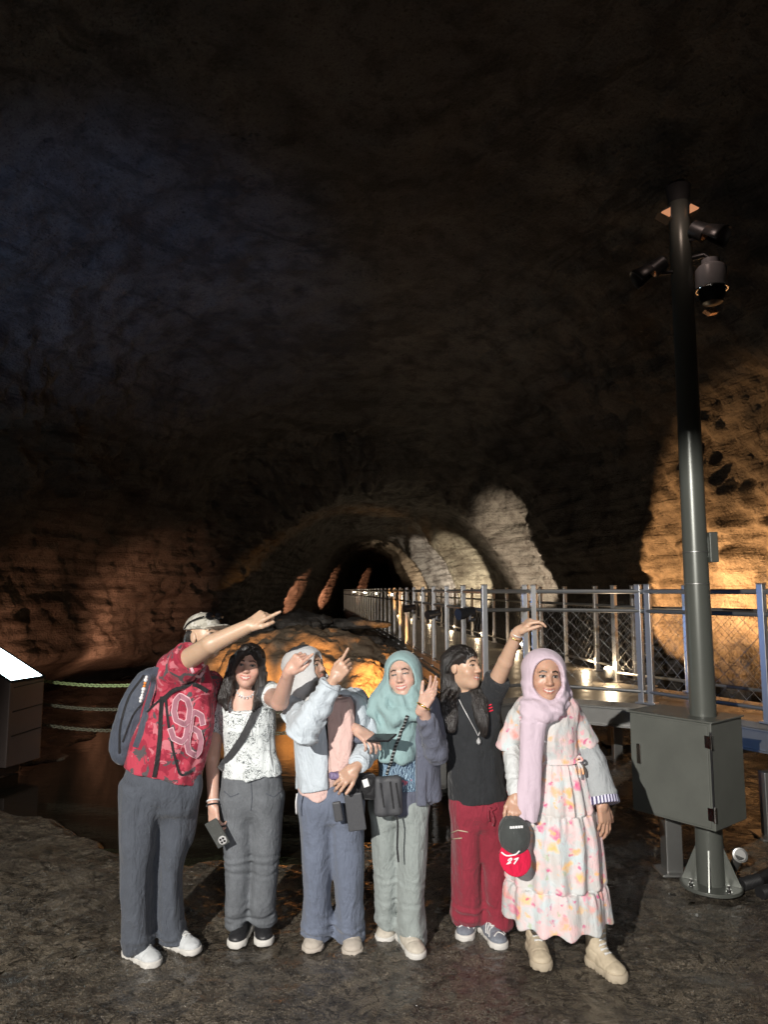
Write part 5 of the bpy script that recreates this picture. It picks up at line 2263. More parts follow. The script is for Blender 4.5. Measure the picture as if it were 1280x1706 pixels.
# ------------------------------------------------------------------ 2: woman in the white sprigged blouse
def person_blouse():
    Y = 4.08
    FT1 = (gat(390, 1582), gat(391, 1582) + np.array([.02, .26, 0]))
    FT2 = (gat(441, 1579), gat(428, 1577) + np.array([-.02, .25, 0]))
    hd = Head(J(414, 1109, 4.03), 4, 4, 5, 1.0, 1.0)
    nb = J(406, 1158, 4.08)
    sR, eR, wR = J(366, 1176, 4.10), J(354, 1262, 4.12), J(355, 1343, 4.0)
    sL, eL, wL = J(448, 1158, 4.07), J(466, 1169, 3.76), J(483, 1117, 3.57)
    f = Field()
    hd.add(f)
    base_body(f, hd, nb, J(408, 1195, Y), J(420, 1300, Y), (sR, sL), (J(395, 1320, Y), J(445, 1320, Y)), (J(396, 1440, 4.06), J(441, 1440, 4.06)), (ank(*FT1), ank(*FT2)), .115, .082)
    f.loft([(1146, 378, 440, .055), (1162, 368, 448, .078), (1190, 372, 448, .10), (1215, 376, 448, .105)], Y, .03)
    f.chain([sR, eR, wR], [.048, .040, .028], .02)
    f.chain([sL, eL, wL], [.052, .046, .031], .02)
    add_hand(f, wR, J(358, 1380, 3.95) - wR, (-.55, -.75, .1), 1, (.45, .5, .55, .6), .7, .95)
    add_hand(f, wL, J(500, 1096, 3.53) - wL, (-.45, -.85, .1), 1, (.0, .95, 1.0, 1.0), .9, .95)
    base = np.array([-.78, 4.05, 0])
    P = fobj('person', f, SKIN, None, base, .003, paint_skin(SK2, hd, lip=(.46, .10, .10)))
    tag(P, 'person with long black hair, white sprigged blouse and grey jeans, smiling and pointing', 'person')
    g = Field()
    g.loft([(1152, 364, 454, .075), (1168, 360, 457, .10), (1190, 362, 458, .122), (1212, 366, 459, .132), (1232, 371, 457, .118), (1250, 374, 459, .115), (1275, 372, 468, .13), (1302, 369, 477, .142)], Y, .02)
    g.tube(J(366, 1172, 4.10), J(357, 1215, 4.11), .060, .064, 0, .03)
    g.tube(J(446, 1156, 4.08), J(457, 1161, 3.965), .070, .066, 0, .03)
    g.rbox(J(400, 1143, 3.90), (.064, .14, .142), None, .03, .012, 's')
    g.half(J(420, 1300, 3.95), np.array([.06, 0, -1]), .006)
    g.fold(lambda P: .006 * vnoise(P * [16, 16, 6] + 1) + .005 * vnoise(P * [34, 34, 8] + 6) * np.clip((1.15 - P[:, 2]) * 6, .3, 1.3))
    bl = fobj('blouse', g, M['blouse'], P, h=.0045)
    bv = bvh_of(bl, P)
    mb = MB()
    for pts in ([J(413, 1187, 3.9), J(416, 1200, 3.9), J(420, 1226, 3.9)], [J(413, 1187, 3.9), J(410, 1196, 3.9), J(407, 1204, 3.9)]):
        mb.tube(drape(dense(pts, .01), bv, CAMP, .004), .003, 6)
    mb.build('drawstring', M['whiteprint'], bl, smooth=True)
    mb = MB()
    mb.tube(drape(dense([J(381, 1186, 3.9), J(398, 1189, 3.9), J(416, 1187, 3.9), J(430, 1183, 3.92)], .01), bv, CAMP, .003), .005, 6)
    mb.build('neckline_ruffle', M['whiteprint'], bl, smooth=True)
    t = Field()
    t.loft([(1270, 374, 464, .108), (1300, 369, 470, .118), (1328, 368, 472, .122), (1356, 376, 464, .09)], Y, .03)
    t.loft([(1320, 368, 424, .114), (1400, 372, 421, .098), (1440, 375, 420, .090), (1490, 376, 415, .082), (1542, 374, 415, .082, .05)], Y, .04)
    t.loft([(1320, 416, 473, .114), (1400, 420, 468, .098), (1440, 420, 464, .090), (1490, 418, 460, .082), (1538, 416, 459, .082, .05)], Y, .04)
    t.fold(trouser_folds(5.1, .0025, 1540, 4.08, (1426, 1436, 1446, 1522, 1532)))
    jn = fobj('jeans', t, M['denim'], P, h=.0045)
    bj = bvh_of(jn)
    mb = MB()
    for pts in ([J(418, 1300, 3.9), J(420, 1330, 3.9), J(418, 1350, 3.9)], [J(373, 1318, 3.95), J(384, 1328, 3.9), J(398, 1322, 3.9)], [J(443, 1322, 3.9), J(456, 1328, 3.9), J(468, 1318, 3.95)]):
        mb.tube(drape(dense(pts, .01), bj, CAMP, .001), .0025, 6)
    mb.build('seam', M['slate'], jn, smooth=True)
    shoe(P, *FT1, .098, M['blackshoe'], M['whitesole'], lace_m=M['blackshoe'], sole_h=.036)
    shoe(P, *FT2, .098, M['blackshoe'], M['whitesole'], lace_m=M['blackshoe'], sole_h=.036)
    # long wavy hair
    h = Field()
    h.ell(hd.w(0, -.018, .034), (.086, .106, .092), hd.M, .01)
    h.ell(hd.w(0, -.045, -.05), (.085, .07, .12), hd.M, .04)
    h.ell(hd.w(.006, .108, -.028), (.058, .075, .098), hd.M, .008, 's')
    Lk = [(-.052, .072, .070), (-.074, .060, .02), (-.086, .035, -.05), (-.098, .03, -.12), (-.108, .05, -.18), (-.085, .075, -.235)]
    Rk = [(.040, .075, .085), (.072, .060, .04), (.083, .035, -.04), (.088, .03, -.12), (.083, .04, -.18), (.06, .05, -.23)]
    h.chain([hd.w(*q) for q in Lk], [.022, .024, .030, .036, .034, .010], .02)
    h.chain([hd.w(*q) for q in Rk], [.020, .020, .028, .034, .030, .010], .02)
    h.chain([hd.w(-.01, .085, .10), hd.w(-.045, .092, .062), hd.w(-.066, .08, .0), hd.w(-.080, .06, -.06)], [.014, .018, .014, .01], .02)
    h.cap(hd.w(-.06, -.03, -.08), hd.w(-.07, -.03, -.22), .05, .03, .03)
    h.cap(hd.w(.06, -.03, -.08), hd.w(.06, -.03, -.22), .05, .03, .03)
    h.fold(lambda P: .0032 * vnoise(np.stack([P[:, 0] * 110 + 5 * vnoise(P * 9), P[:, 1] * 80, P[:, 2] * 6], 1)) + .004 * vnoise(np.stack([P[:, 0] * 42 + 3 * vnoise(P * 8), P[:, 1] * 42, P[:, 2] * 6], 1)))
    fobj('hair', h, M['hair'], P, h=.004)
    mb = MB()
    nk = drape(smooth_path([J(394, 1148, 3.95), J(400, 1158, 3.92), J(410, 1161, 3.9), J(419, 1158, 3.92), J(425, 1149, 3.95)], 26), bv, CAMP, .004)
    mb.tube(nk, .002, 6)
    for p in nk[3:-3:3]:
        mb.lathe(np.array(p) - [0, .003, .008], [(.001, -.006), (.005, -.002), (.005, .002), (.001, .006)], 8)
    mb.build('necklace', M['silver'], P, smooth=True)
    for z, m_ in ((.0, M['strap']), (.022, M['whiteprint'])):
        q = wR * 1.0 + (eR - wR) / np.linalg.norm(eR - wR) * (z + .005)
        tori('bracelet', q, eR - wR, .034, .0045, m_, P)
    # crossbody bag: strap in front, body behind the hip
    cb = empty('shoulder_bag', J(380, 1290, 4.2), 'black crossbody strap over the white sprigged blouse with its bag behind the hip', 'bag')
    ribbon('strap', smooth_path([J(440, 1146, 4.0), J(432, 1170, 3.93), J(417, 1205, 3.9), J(398, 1240, 3.92), J(376, 1270, 3.96), J(367, 1282, 4.05)], 40), .040, M['bagblack2'], cb, bvh_of(bl, P), CAMP, .005)
    g = Field()
    g.rbox(J(382, 1290, 4.27), (.09, .04, .08), None, .03)
    g.fold(lambda P: .004 * vnoise(P * 20))
    fobj('bag', g, M['bagblack2'], cb, h=.006)
    # phone in the hand
    phone(J(362, 1388, 3.905), (.50, .08, -.86), (-.15, -1, .10), 'dark grey phone with its camera cluster held low by the woman in jeans', .072, .148, cam=1)


def phone(c, longax, nrm, label, w, l, cam=1):
    d = np.array(longax, float)
    d /= np.linalg.norm(d)
    n = np.array(nrm, float)
    n -= d * (n @ d)
    n /= np.linalg.norm(n)
    s = np.cross(n, d)
    r = empty('phone', c, label, 'phone')
    MB().box(c, (w, l, .009), (s, d, n)).build('case', M['phone'] if cam else M['phoneblack'], r, bevel=.0035)
    MB().box(np.array(c) - n * .0052, (w - .008, l - .008, .0012), (s, d, n)).build('display', M['dark'], r)
    if cam:
        k = c + d * (l * .5 - .030) + s * (w * .5 - .028)
        mb = MB()
        mb.lathe(k + n * .0045, [(.0225, 0), (.0225, .0025), (.02, .003)], 24, (s, d, n))
        isl = mb.build('camera_island', M['silver'], r, smooth='auto')
        for a, b in ((-.008, .008), (.008, .008), (-.008, -.008), (.008, -.008)):
            mb = MB()
            mb.lathe(k + s * a + d * b + n * .0073, [(.0062, 0), (.0062, .0015), (.004, .002)], 16, (s, d, n))
            mb.build('camera_lens', M['dark'], isl, smooth='auto')
    return r


# ------------------------------------------------------------------ 3: woman in the pale jacket and grey headscarf
def person_jacket():
    Y = 3.98
    FT1 = (gat(517, 1589), gat(519, 1589) + np.array([.03, .25, 0]))
    FT2 = (gat(588, 1594), gat(585, 1594) + np.array([-.01, .25, 0]))
    hd = Head(J(511, 1113, 3.97), 68, 14, -4, .98, .2)
    nb = J(512, 1158, 4.0)
    sR, eR, wR = J(492, 1180, 3.90), J(509, 1214, 3.66), J(557, 1131, 3.64)
    sL, eL, wL = J(596, 1176, 4.04), J(615, 1245, 3.94), J(592, 1280, 3.76)
    f = Field()
    hd.add(f, ears=False)
    base_body(f, hd, nb, J(545, 1210, Y), J(548, 1310, Y), (sR, sL), (J(526, 1340, Y), J(578, 1340, Y)), (J(528, 1450, Y), J(580, 1450, Y)), (ank(*FT1), ank(*FT2)), .115, .085)
    f.chain([sR, eR, wR], [.045, .040, .028], .02)
    f.chain([sL, eL, wL], [.045, .040, .028], .02)
    add_hand(f, wR, J(574, 1110, 3.62) - wR, (.25, -.8, .45), -1, (.0, .85, .95, 1.0), .9, .95)
    add_hand(f, wL, J(571, 1298, 3.72) - wL, (.25, -.75, .55), -1, (.45, .5, .55, .6), .5, .98)
    P = fobj('person', f, SKIN, None, np.array([-.30, 3.98, 0]), .003, paint_skin(SK3, hd))
    tag(P, 'person in pearl grey headscarf and pale jacket, head turned away, one finger pointing up', 'person')
    # blush blouse
    b = Field()
    b.loft([(1160, 500, 585, .085), (1195, 498, 600, .112), (1250, 502, 592, .118), (1300, 498, 580, .122), (1352, 494, 562, .128, -.01)], Y, .02)
    b.half(J(525, 1342, 3.85), np.array([.55, 0, -1]) * (1, 1, 1), .006)
    b.half(J(500, 1328, 3.85), np.array([-.35, 0, -1]), .006)
    b.fold(lambda P: .006 * vnoise(P * [18, 18, 6] + 4))
    bo = fobj('blouse', b, M['pink'], P, h=.005)
    # jacket, open at the front
    g = Field()
    g.loft([(1146, 490, 580, .085), (1164, 481, 608, .112), (1195, 480, 620, .135), (1235, 488, 618, .142), (1280, 492, 606, .145), (1325, 493, 598, .15)], Y, .03)
    g.rbox(J(565, 1262, 3.80), (.066, .20, .30), frame((.1, 1, 0))[[0, 2, 1]], .04, .03, 's')
    g.half(J(520, 1320, 3.85), np.array([.20, 0, -1]), .01)
    g.fold(lambda P: .009 * vnoise(P * [15, 15, 5] + 7) + .004 * vnoise(P * [36, 36, 12]))
    jk = fobj('jacket', g, M['jacket'], P, h=.005)
    for pts, rs, seed, cut in (((sR, eR, J(546, 1148, 3.645)), (.068, .080, .060), 1, None), ((sL, eL, J(600, 1268, 3.80)), (.068, .070, .050), 5, None)):
        s = Field()
        s.chain(pts, rs, .04)
        s.cap(J(498, 1170, 3.95) if seed == 1 else J(588, 1168, 4.04), pts[0], .075, .068, .04)
        e = pts[2] - pts[1]
        s.half(pts[2] + e / np.linalg.norm(e) * .035, e, .008, c=pts[2] + e / np.linalg.norm(e) * .05, R=.11)
        fo = sleeve_folds(pts[1], pts[2], .011, 34, seed * 1.7)
        s.fold(lambda P, fo=fo, seed=seed: fo(P) + .006 * vnoise(P * 22 + seed))
        so = fobj('sleeve', s, M['jacket'], jk, h=.005)
        tori('cuff', pts[2] + e / np.linalg.norm(e) * .028, e, rs[2] * .86, .009, M['jacket'], so)
    mb = MB()
    mb.tube(smooth_path([J(495, 1322, 3.84), J(493, 1338, 3.83), J(494, 1356, 3.84)], 10), .004, 8)
    mb.build('drawstring', M['whiteprint'], jk, smooth=True)
    # headscarf, pulled forward like a hood
    h = Field()
    hijab_hood(h, hd, .104, (.062, .10, .088), (0, .125, -.012), .125)
    h.ell(J(512, 1150, 3.95), (.098, .10, .055), None, .04)
    h.ell(J(525, 1168, 3.90), (.10, .09, .06), None, .04)
    h.fold(lambda P: .006 * vnoise(np.stack([P[:, 0] * 10, P[:, 1] * 10, P[:, 2] * 30 + P[:, 0] * 14], 1) + 2) * np.clip((1.50 - P[:, 2]) * 14, .15, 1.3) + .002 * vnoise(P * 20))
    fobj('headscarf', h, M['hijab_grey'], P, h=.0042)
    # loose scarf tail down the front
    h = Field()
    h.loft([(1165, 540, 582, .04, -.13), (1200, 545, 590, .035, -.16), (1250, 548, 586, .03, -.165), (1300, 552, 574, .022, -.165)], Y, .02)
    h.fold(lambda P: .006 * vnoise(P * [34, 34, 5] + 9))
    fobj('scarf_tail', h, M['pink'], P, h=.0045)
    t = Field()
    t.loft([(1300, 500, 602, .118), (1335, 496, 606, .128), (1368, 506, 598, .095)], Y, .03)
    t.loft([(1330, 496, 558, .118), (1420, 502, 556, .108, .02), (1500, 505, 553, .106, .06), (1540, 502, 557, .112, .09), (1562, 504, 556, .102, .10)], Y, .04)
    t.loft([(1330, 548, 607, .118), (1420, 552, 607, .108, .02), (1500, 558, 604, .106, .06), (1540, 556, 608, .112, .09), (1565, 561, 606, .102, .10)], Y, .04)
    t.fold(trouser_folds(7.7, .005, 1560, 3.98, (1548, 1560)))
    fobj('trousers', t, M['bluegrey'], P, h=.005)
    shoe(P, *FT1, .105, M['beigeshoe'], M['beigeshoe'], hgt=.07, sole_h=.024)
    shoe(P, *FT2, .105, M['beigeshoe'], M['beigeshoe'], hgt=.07, sole_h=.024)
    # things she carries
    wb = empty('waist_bag', J(607, 1325, 3.85), 'black waist bag with a small white label beside the pale jacket', 'bag')
    g = Field()
    g.rbox(J(607, 1310, 3.84), (.068, .045, .066), None, .035)
    g.fold(lambda P: .005 * vnoise(P * 22 + 4))
    bg = fobj('bag', g, M['bagblack'], wb, h=.005)
    q = [J(603, 1300, 3.79), J(612, 1297, 3.79), J(616, 1309, 3.79), J(607, 1312, 3.79)]
    MB().prism(drape(q, bvh_of(bg), CAMP, .002), (0, -.002, 0)).build('label', M['whiteprint'], wb)
    ribbon('strap', smooth_path([J(560, 1312, 3.80), J(585, 1316, 3.775), J(600, 1322, 3.78)], 12), .03, M['bagblack'], wb)
    pw = empty('phone_pouch', J(590, 1382, 3.79), 'flat charcoal pouch hanging from the black waist bag', 'pouch')
    a = frame((-.12, -1, .05))
    sidev = np.array([math.cos(.12), 0, math.sin(.12) * 1.0])
    upv = np.array([-.14, 0, .99])
    MB().box(J(592, 1353, 3.775), (.092, .012, .185), (np.array([.99, 0, .14]), (0, 1, 0), upv)).build('pouch', M['pouch'], pw, bevel=.006)
    mb = MB()
    mb.tube(smooth_path([J(582, 1325, 3.765), J(583, 1312, 3.77), J(590, 1308, 3.775), J(596, 1318, 3.765)], 16), .005, 8)
    mb.build('loop', M['strap'], pw, smooth=True)
    MB().box(J(563, 1352, 3.80), (.045, .02, .10), (np.array([.98, 0, .17]), (0, 1, 0), (-.17, 0, .98))).build('charm', M['pouch'], pw, bevel=.008)
    pp = Field()
    pp.rbox(J(558, 1292, 3.745), (.030, .018, .032), frame((.2, -1, .1)), .014)
    pp.fold(lambda P: .003 * vnoise(P * 50))
    o = fobj('coin_purse', pp, M['purple'], None, J(558, 1300, 3.745), h=.004)
    tag(o, 'small purple patterned purse held under the resting hand', 'purse')
    mb = MB()
    mb.tube(drape(smooth_path([J(541, 1198, 3.8), J(545, 1230, 3.8), J(550, 1262, 3.8), J(556, 1290, 3.78)], 26), bvh_of(jk, bo), CAMP, .006), .0045, 8)
    tag(mb.build('lanyard', M['strap'], smooth=True), 'thin black lanyard hanging inside the open pale jacket', 'lanyard')


# ------------------------------------------------------------------ 4: woman in the teal headscarf
def person_teal():
    Y = 4.02
    FT1 = (gat(638, 1574), gat(652, 1572) + np.array([.01, .23, 0]))
    FT2 = (gat(700, 1601), gat(680, 1594) + np.array([-.03, .22, 0]))
    hd = Head(J(672, 1126, 3.96), -14, 8, -10, 1.05, 1.0)
    nb = J(674, 1172, 4.02)
    sR, eR, wR = J(634, 1186, 4.06), J(604, 1238, 4.14), J(596, 1216, 3.80)
    sL, eL, wL = J(718, 1188, 4.02), J(727, 1252, 3.90), J(704, 1178, 3.74)
    f = Field()
    hd.add(f, ears=False)
    base_body(f, hd, nb, J(676, 1215, Y), J(668, 1320, Y), (sR, sL), (J(643, 1345, Y), J(688, 1345, 3.98)), (J(642, 1450, 4.06), J(687, 1450, 3.96)), (ank(*FT1), ank(*FT2)), .115, .085)
    f.chain([sR, eR, wR], [.045, .040, .028], .02)
    f.chain([sL, eL, wL], [.045, .042, .028], .02)
    add_hand(f, wR, J(616, 1232, 3.74) - wR, (.2, -.6, .75), -1, (.35, .45, .5, .55), .6, .95)
    add_hand(f, wL, J(728, 1140, 3.70) - wL, (.72, .62, -.2), 1, (.16, .12, .14, .18), .3, .95, .10)
    P = fobj('person', f, SKIN, None, np.array([.1, 4.0, 0]), .003, paint_skin(SK4, hd, lip=(.48, .12, .12), eye=.55))
    tag(P, 'person in teal headscarf, mauve cardigan and sage trousers, laughing with a waving hand', 'person')
    s = Field()
    s.loft([(1168, 640, 712, .09), (1200, 632, 716, .112), (1260, 632, 712, .118), (1310, 630, 708, .122), (1348, 630, 706, .128)], Y, .02)
    s.fold(lambda P: .005 * vnoise(P * [18, 18, 6] + 3))
    sh = fobj('shirt', s, M['print'], P, h=.005)
    s = Field()
    s.loft([(1308, 629, 712, .128), (1330, 630, 714, .134), (1350, 632, 712, .134)], Y, .02)
    s.fold(lambda P: .005 * vnoise(P * [24, 24, 6] + 5))
    fobj('shirt_hem', s, M['cardigan'], P, h=.005)
    g = Field()
    g.loft([(1152, 638, 718, .08), (1172, 628, 732, .115), (1205, 626, 738, .138), (1250, 628, 735, .142), (1300, 633, 736, .15), (1346, 640, 738, .155)], Y, .03)
    g.rbox(J(662, 1262, 3.86), (.092, .22, .34), None, .04, .03, 's')
    g.half(J(700, 1343, 3.9), np.array([.12, 0, -1]), .008)
    g.fold(lambda P: .014 * vnoise(P * [20, 20, 4] + 1) + .007 * vnoise(P * [40, 40, 7]))
    cd = fobj('cardigan', g, M['cardigan'], P, h=.005)
    for pts, rs, sd in (((sL, eL, J(710, 1200, 3.78)), (.068, .064, .050), 2), ((sR, eR, J(598, 1222, 3.86)), (.062, .056, .044), 6)):
        v = Field()
        v.chain(pts, rs, .04)
        e = pts[2] - pts[1]
        v.half(pts[2] + e / np.linalg.norm(e) * .02, e, .008, c=pts[2] + e / np.linalg.norm(e) * .04, R=.09)
        fo = sleeve_folds(pts[0], pts[1], .007, 40, sd)
        v.fold(lambda P, fo=fo, sd=sd: fo(P) + .005 * vnoise(P * 25 + sd))
        fobj('sleeve', v, M['cardigan'], cd, h=.005)
    # headscarf: hood, wrap under the chin, wide drape over the chest and the right shoulder
    h = Field()
    hijab_hood(h, hd, .104, (.080, .098, .098), (.0, .114, -.012), .12)
    h.ell(J(676, 1168, 3.95), (.112, .11, .055), None, .04)
    h.chain([J(645, 1150, 3.93), J(640, 1178, 3.90), J(660, 1195, 3.85), J(692, 1188, 3.85), J(712, 1160, 3.92)], [.03, .04, .042, .036, .028], .03)
    h.chain([J(648, 1140, 3.98), J(630, 1168, 3.95), J(622, 1186, 3.93)], [.04, .05, .035], .04)
    h.loft([(1178, 630, 704, .07, -.07), (1205, 626, 702, .075, -.09), (1240, 627, 696, .07, -.095), (1270, 629, 692, .06, -.10)], Y, .04)
    h.fold(lambda P: .011 * vnoise(np.stack([P[:, 0] * 26 + P[:, 2] * 12, P[:, 1] * 16, P[:, 2] * 9 - P[:, 0] * 10], 1) + 2) * np.clip((1.46 - P[:, 2]) * 9, .12, 1.2) + .003 * vnoise(P * [40, 40, 14]) * np.clip((1.46 - P[:, 2]) * 9, .1, 1))
    hj = fobj('headscarf', h, M['teal'], P, h=.0042)
    t = Field()
    t.loft([(1310, 622, 712, .118), (1340, 616, 715, .126), (1370, 626, 705, .09)], Y, .03)
    t.loft([(1330, 615, 668, .115, .02), (1420, 620, 665, .10, .05), (1500, 624, 663, .095, .08), (1542, 625, 662, .095, .10)], Y, .04)
    t.loft([(1330, 658, 716, .115, -.01), (1420, 664, 714, .105, -.02), (1500, 664, 709, .10, -.0), (1545, 662, 712, .105, .02), (1571, 666, 713, .10, .03)], Y, .04)
    t.fold(trouser_folds(9.3, .0055, 1560, 4.0, (1470, 1500)))
    fobj('trousers', t, M['sage'], P, h=.005)
    shoe(P, *FT1, .100, M['cream'], M['whitesole'], lace_m=M['lace'], sole_h=.034)
    shoe(P, *FT2, .100, M['cream'], M['whitesole'], lace_m=M['lace'], sole_h=.034)
    e = (wL - eL) / np.linalg.norm(wL - eL)
    tori('bracelet', wL + np.array([.006, .0, .004]), (.5, .1, .9), .034, .006, M['gold'], P)
    phone(J(636, 1229, 3.69), (.72, -.62, .12), (.1, -.45, .85), 'black phone lying flat in the hand of the woman in the teal headscarf', .074, .150, cam=0)
    bg = empty('crossbody_bag', J(648, 1352, 3.86), 'charcoal crossbody pouch with zips hanging before the sage trousers', 'bag')
    g = Field()
    A = frame((.12, -1, .08))
    A = np.array([A[0], A[2], A[1]])
    g.rbox(J(647, 1326, 3.83), (.070, .030, .098), A, .022)
    g.fold(lambda P: .005 * vnoise(P * [28, 28, 8] + 2))
    bo = fobj('pouch', g, M['pouch'], bg, h=.0045)
    bb = bvh_of(bo)
    for a, b in (((634, 1304), (640, 1345)), ((650, 1302), (656, 1347)), ((660, 1304), (666, 1345))):
        ribbon('zip', [J(*a, 3.78), J(*b, 3.78)], .008, M['strap'], bg, bb, CAMP, .002)
    bvv = bvh_of(hj, cd, sh)
    beads = stripe_mat('black_white_cord', (.02, .02, .02), (.32, .34, .34), 55, 2, .72)
    mb = MB()
    mb.tube(drape(smooth_path([J(679, 1192, 3.8), J(668, 1220, 3.8), J(655, 1258, 3.8), J(646, 1290, 3.8)], 50), bvv, CAMP, .007), .008, 8)
    mb.build('strap', beads, bg, smooth=True)
    mb = MB()
    mb.tube(smooth_path([J(660, 1350, 3.82), J(663, 1375, 3.82), J(662, 1410, 3.83), J(664, 1436, 3.84)], 20), .005, 8)
    mb.build('strap_end', M['strap'], bg, smooth=True)


# ------------------------------------------------------------------ 5: woman in the black tee and red trousers
def person_tee():
    Y = 4.08
    FT1 = (gat(772, 1570), gat(786, 1567) + np.array([.03, .22, 0]))
    FT2 = (gat(838, 1584), gat(826, 1578) + np.array([-.04, .22, 0]))
    hd = Head(J(772, 1111, 4.05), 50, 7, 3, 1.03, 1.0)
    nb = J(778, 1158, 4.10)
    sR, eR, wR = J(744, 1176, 4.12), J(733, 1240, 4.18), J(757, 1274, 4.26)
    sL, eL, wL = J(816, 1160, 4.06), J(843, 1102, 3.92), J(864, 1052, 3.80)
    f = Field()
    hd.add(f)
    base_body(f, hd, nb, J(786, 1205, Y), J(798, 1320, Y), (sR, sL), (J(776, 1340, Y), J(826, 1340, Y)), (J(778, 1450, Y), J(828, 1450, Y)), (ank(*FT1), ank(*FT2)), .115, .085)
    f.chain([sR, eR, wR], [.044, .038, .027], .02)
    f.chain([sL, eL, wL], [.050, .042, .027], .02)
    add_hand(f, wL, np.array([.62, -.25, .55]), (-.35, -.25, .8), 1, (.42, .75, .85, .9), .6, .95)
    add_hand(f, wR, (.8, .2, -.3), (0, -1, 0), 1, (.4, .4, .4, .4), .4, .9)
    P = fobj('person', f, SKIN, None, np.array([.5, 4.08, 0]), .003, paint_skin(SK5, hd, lip=(.44, .12, .11), eye=.6))
    tag(P, 'person in black T-shirt and wine red trousers, in profile with one arm raised', 'person')
    g = Field()
    g.loft([(1150, 748, 812, .08), (1166, 737, 826, .108), (1200, 735, 836, .13), (1240, 740, 837, .13), (1290, 746, 842, .138), (1345, 750, 849, .145)], Y, .03)
    g.tube(J(816, 1164, 4.06), J(831, 1130, 3.985), .072, .070, 0, .04)
    g.tube(J(745, 1178, 4.12), J(735, 1234, 4.17), .066, .066, 0, .03)
    g.cap(nb, nb + np.array([0, -.02, .12]), .058, .072, .012, 's')
    g.half(J(800, 1341, 3.94), np.array([.07, 0, -1]), .006)
    g.fold(lambda P: .008 * vnoise(np.stack([P[:, 0] * 14 + P[:, 2] * 7, P[:, 1] * 14, P[:, 2] * 9 - P[:, 0] * 6], 1) + 4) + .003 * vnoise(P * 30))
    te = fobj('t_shirt', g, M['blacktee'], P, h=.005)
    bv = bvh_of(te, P)
    for k in range(3):
        q = lambda u, v: J(806 + 15 * u, 1190 - 12 * v - 4 * u, 3.9)
        stroke_decal('logo', [[(.0 + .1 * k, .12 + .42 * k), (.42, .16 + .42 * k)], [(.58, .2 + .42 * k), (1.0 - .08 * k, .25 + .42 * k)]], q, .0065, M['redprint'], te, bv, CAMP, .003)
    t = Field()
    t.loft([(1310, 752, 846, .125), (1345, 749, 851, .136), (1376, 760, 842, .095)], Y, .03)
    t.loft([(1330, 749, 804, .125), (1420, 753, 804, .122, .03), (1490, 754, 806, .122, .07), (1520, 752, 808, .126, .09), (1535, 757, 803, .10, .10)], Y, .04)
    t.loft([(1330, 795, 852, .125), (1420, 799, 853, .122, .03), (1490, 799, 856, .122, .07), (1528, 797, 859, .126, .09), (1543, 803, 852, .10, .10)], Y, .04)
    t.fold(trouser_folds(1.4, .007, 1545, 4.08, (1512,)))
    tr = fobj('trousers', t, M['wine'], P, h=.005)
    bt = bvh_of(tr)
    mb = MB()
    mb.tube(drape(dense([J(752, 1388, 3.9), J(764, 1383, 3.9), J(780, 1386, 3.9)], .01), bt, CAMP, .002), .003, 6)
    mb.tube(drape(dense([J(753, 1398, 3.9), J(770, 1396, 3.9)], .01), bt, CAMP, .002), .003, 6)
    mb.build('pocket_seam', M['boot'], tr, smooth=True)
    mb = MB()
    for pts in ([J(815, 1342, 3.9), J(820, 1352, 3.9), J(824, 1364, 3.9), J(822, 1374, 3.9)], [J(815, 1342, 3.9), J(826, 1346, 3.9), J(818, 1350, 3.9)], [J(815, 1342, 3.9), J(814, 1356, 3.9), J(816, 1366, 3.9)]):
        mb.tube(drape(smooth_path(pts, 14), bt, CAMP, .008), .0055, 8)
    mb.build('drawstring', M['wine'], tr, smooth=True)
    def stripes(o, W, Mx, L, bv):
        mb = MB()
        for sg in (1, -1):
            for a in (.50, .58, .66):
                pts = [W(a + .10, .046 * sg, .045), W(a + .02, .036 * sg, .062), W(a - .03, .022 * sg, .075)]
                mb.tube(drape(dense(pts, .006), bv, tuple(W(a, .05 * sg, .4)), .001), .0035, 6)
        mb.tube(drape(dense([W(.86, -.03, .05), W(.80, 0, .06), W(.86, .03, .05)], .006), bv, tuple(W(.8, 0, .4)), .001), .0035, 6)
        mb.build('stripe', M['lace'], o, smooth=True)
    shoe(P, *FT1, .098, M['bluesneak'], M['whitesole'], lace_m=M['lace'], sole_h=.034, extra=stripes)
    shoe(P, *FT2, .098, M['bluesneak'], M['whitesole'], lace_m=M['lace'], sole_h=.034, extra=stripes)
    h = Field()
    h.ell(hd.w(0, -.018, .034), (.083, .106, .090), hd.M, .01)
    h.ell(hd.w(0, -.060, -.05), (.066, .056, .11), hd.M, .04)
    h.ell(hd.w(0, .112, -.034), (.090, .085, .100), hd.M, .008, 's')
    for q in (-1, 1):
        h.ell(hd.w(.088 * q, .002, -.012), (.03, .026, .036), hd.M, .006, 's')
    h.chain([hd.w(-.066, .040, .06), hd.w(-.076, .0, .035), hd.w(-.078, -.045, -.01)], [.018, .016, .014], .02)
    for x in np.linspace(-.056, .050, 8):
        yy = lambda q, zz: math.sqrt(max(1 - (q / .078) ** 2 - ((zz - .03) / .088) ** 2, .02)) * .094 - .010
        j = .006 * math.sin(x * 900)
        h.chain([hd.w(x * .75, yy(x * .75, .095), .096), hd.w(x + j, yy(x, .062), .062), hd.w(x * 1.08 + j, yy(x * 1.08, .024) + .003, .022 + j)], [.006, .0040, .0018], .005)
    # back fall on picture left, and a lock in front of the far shoulder
    h.loft([(1092, 736, 772, .045, .02), (1130, 734, 768, .05, .0), (1165, 733, 766, .042, -.06), (1195, 737, 766, .03, -.105), (1222, 743, 760, .014, -.135)], 4.08, .04)
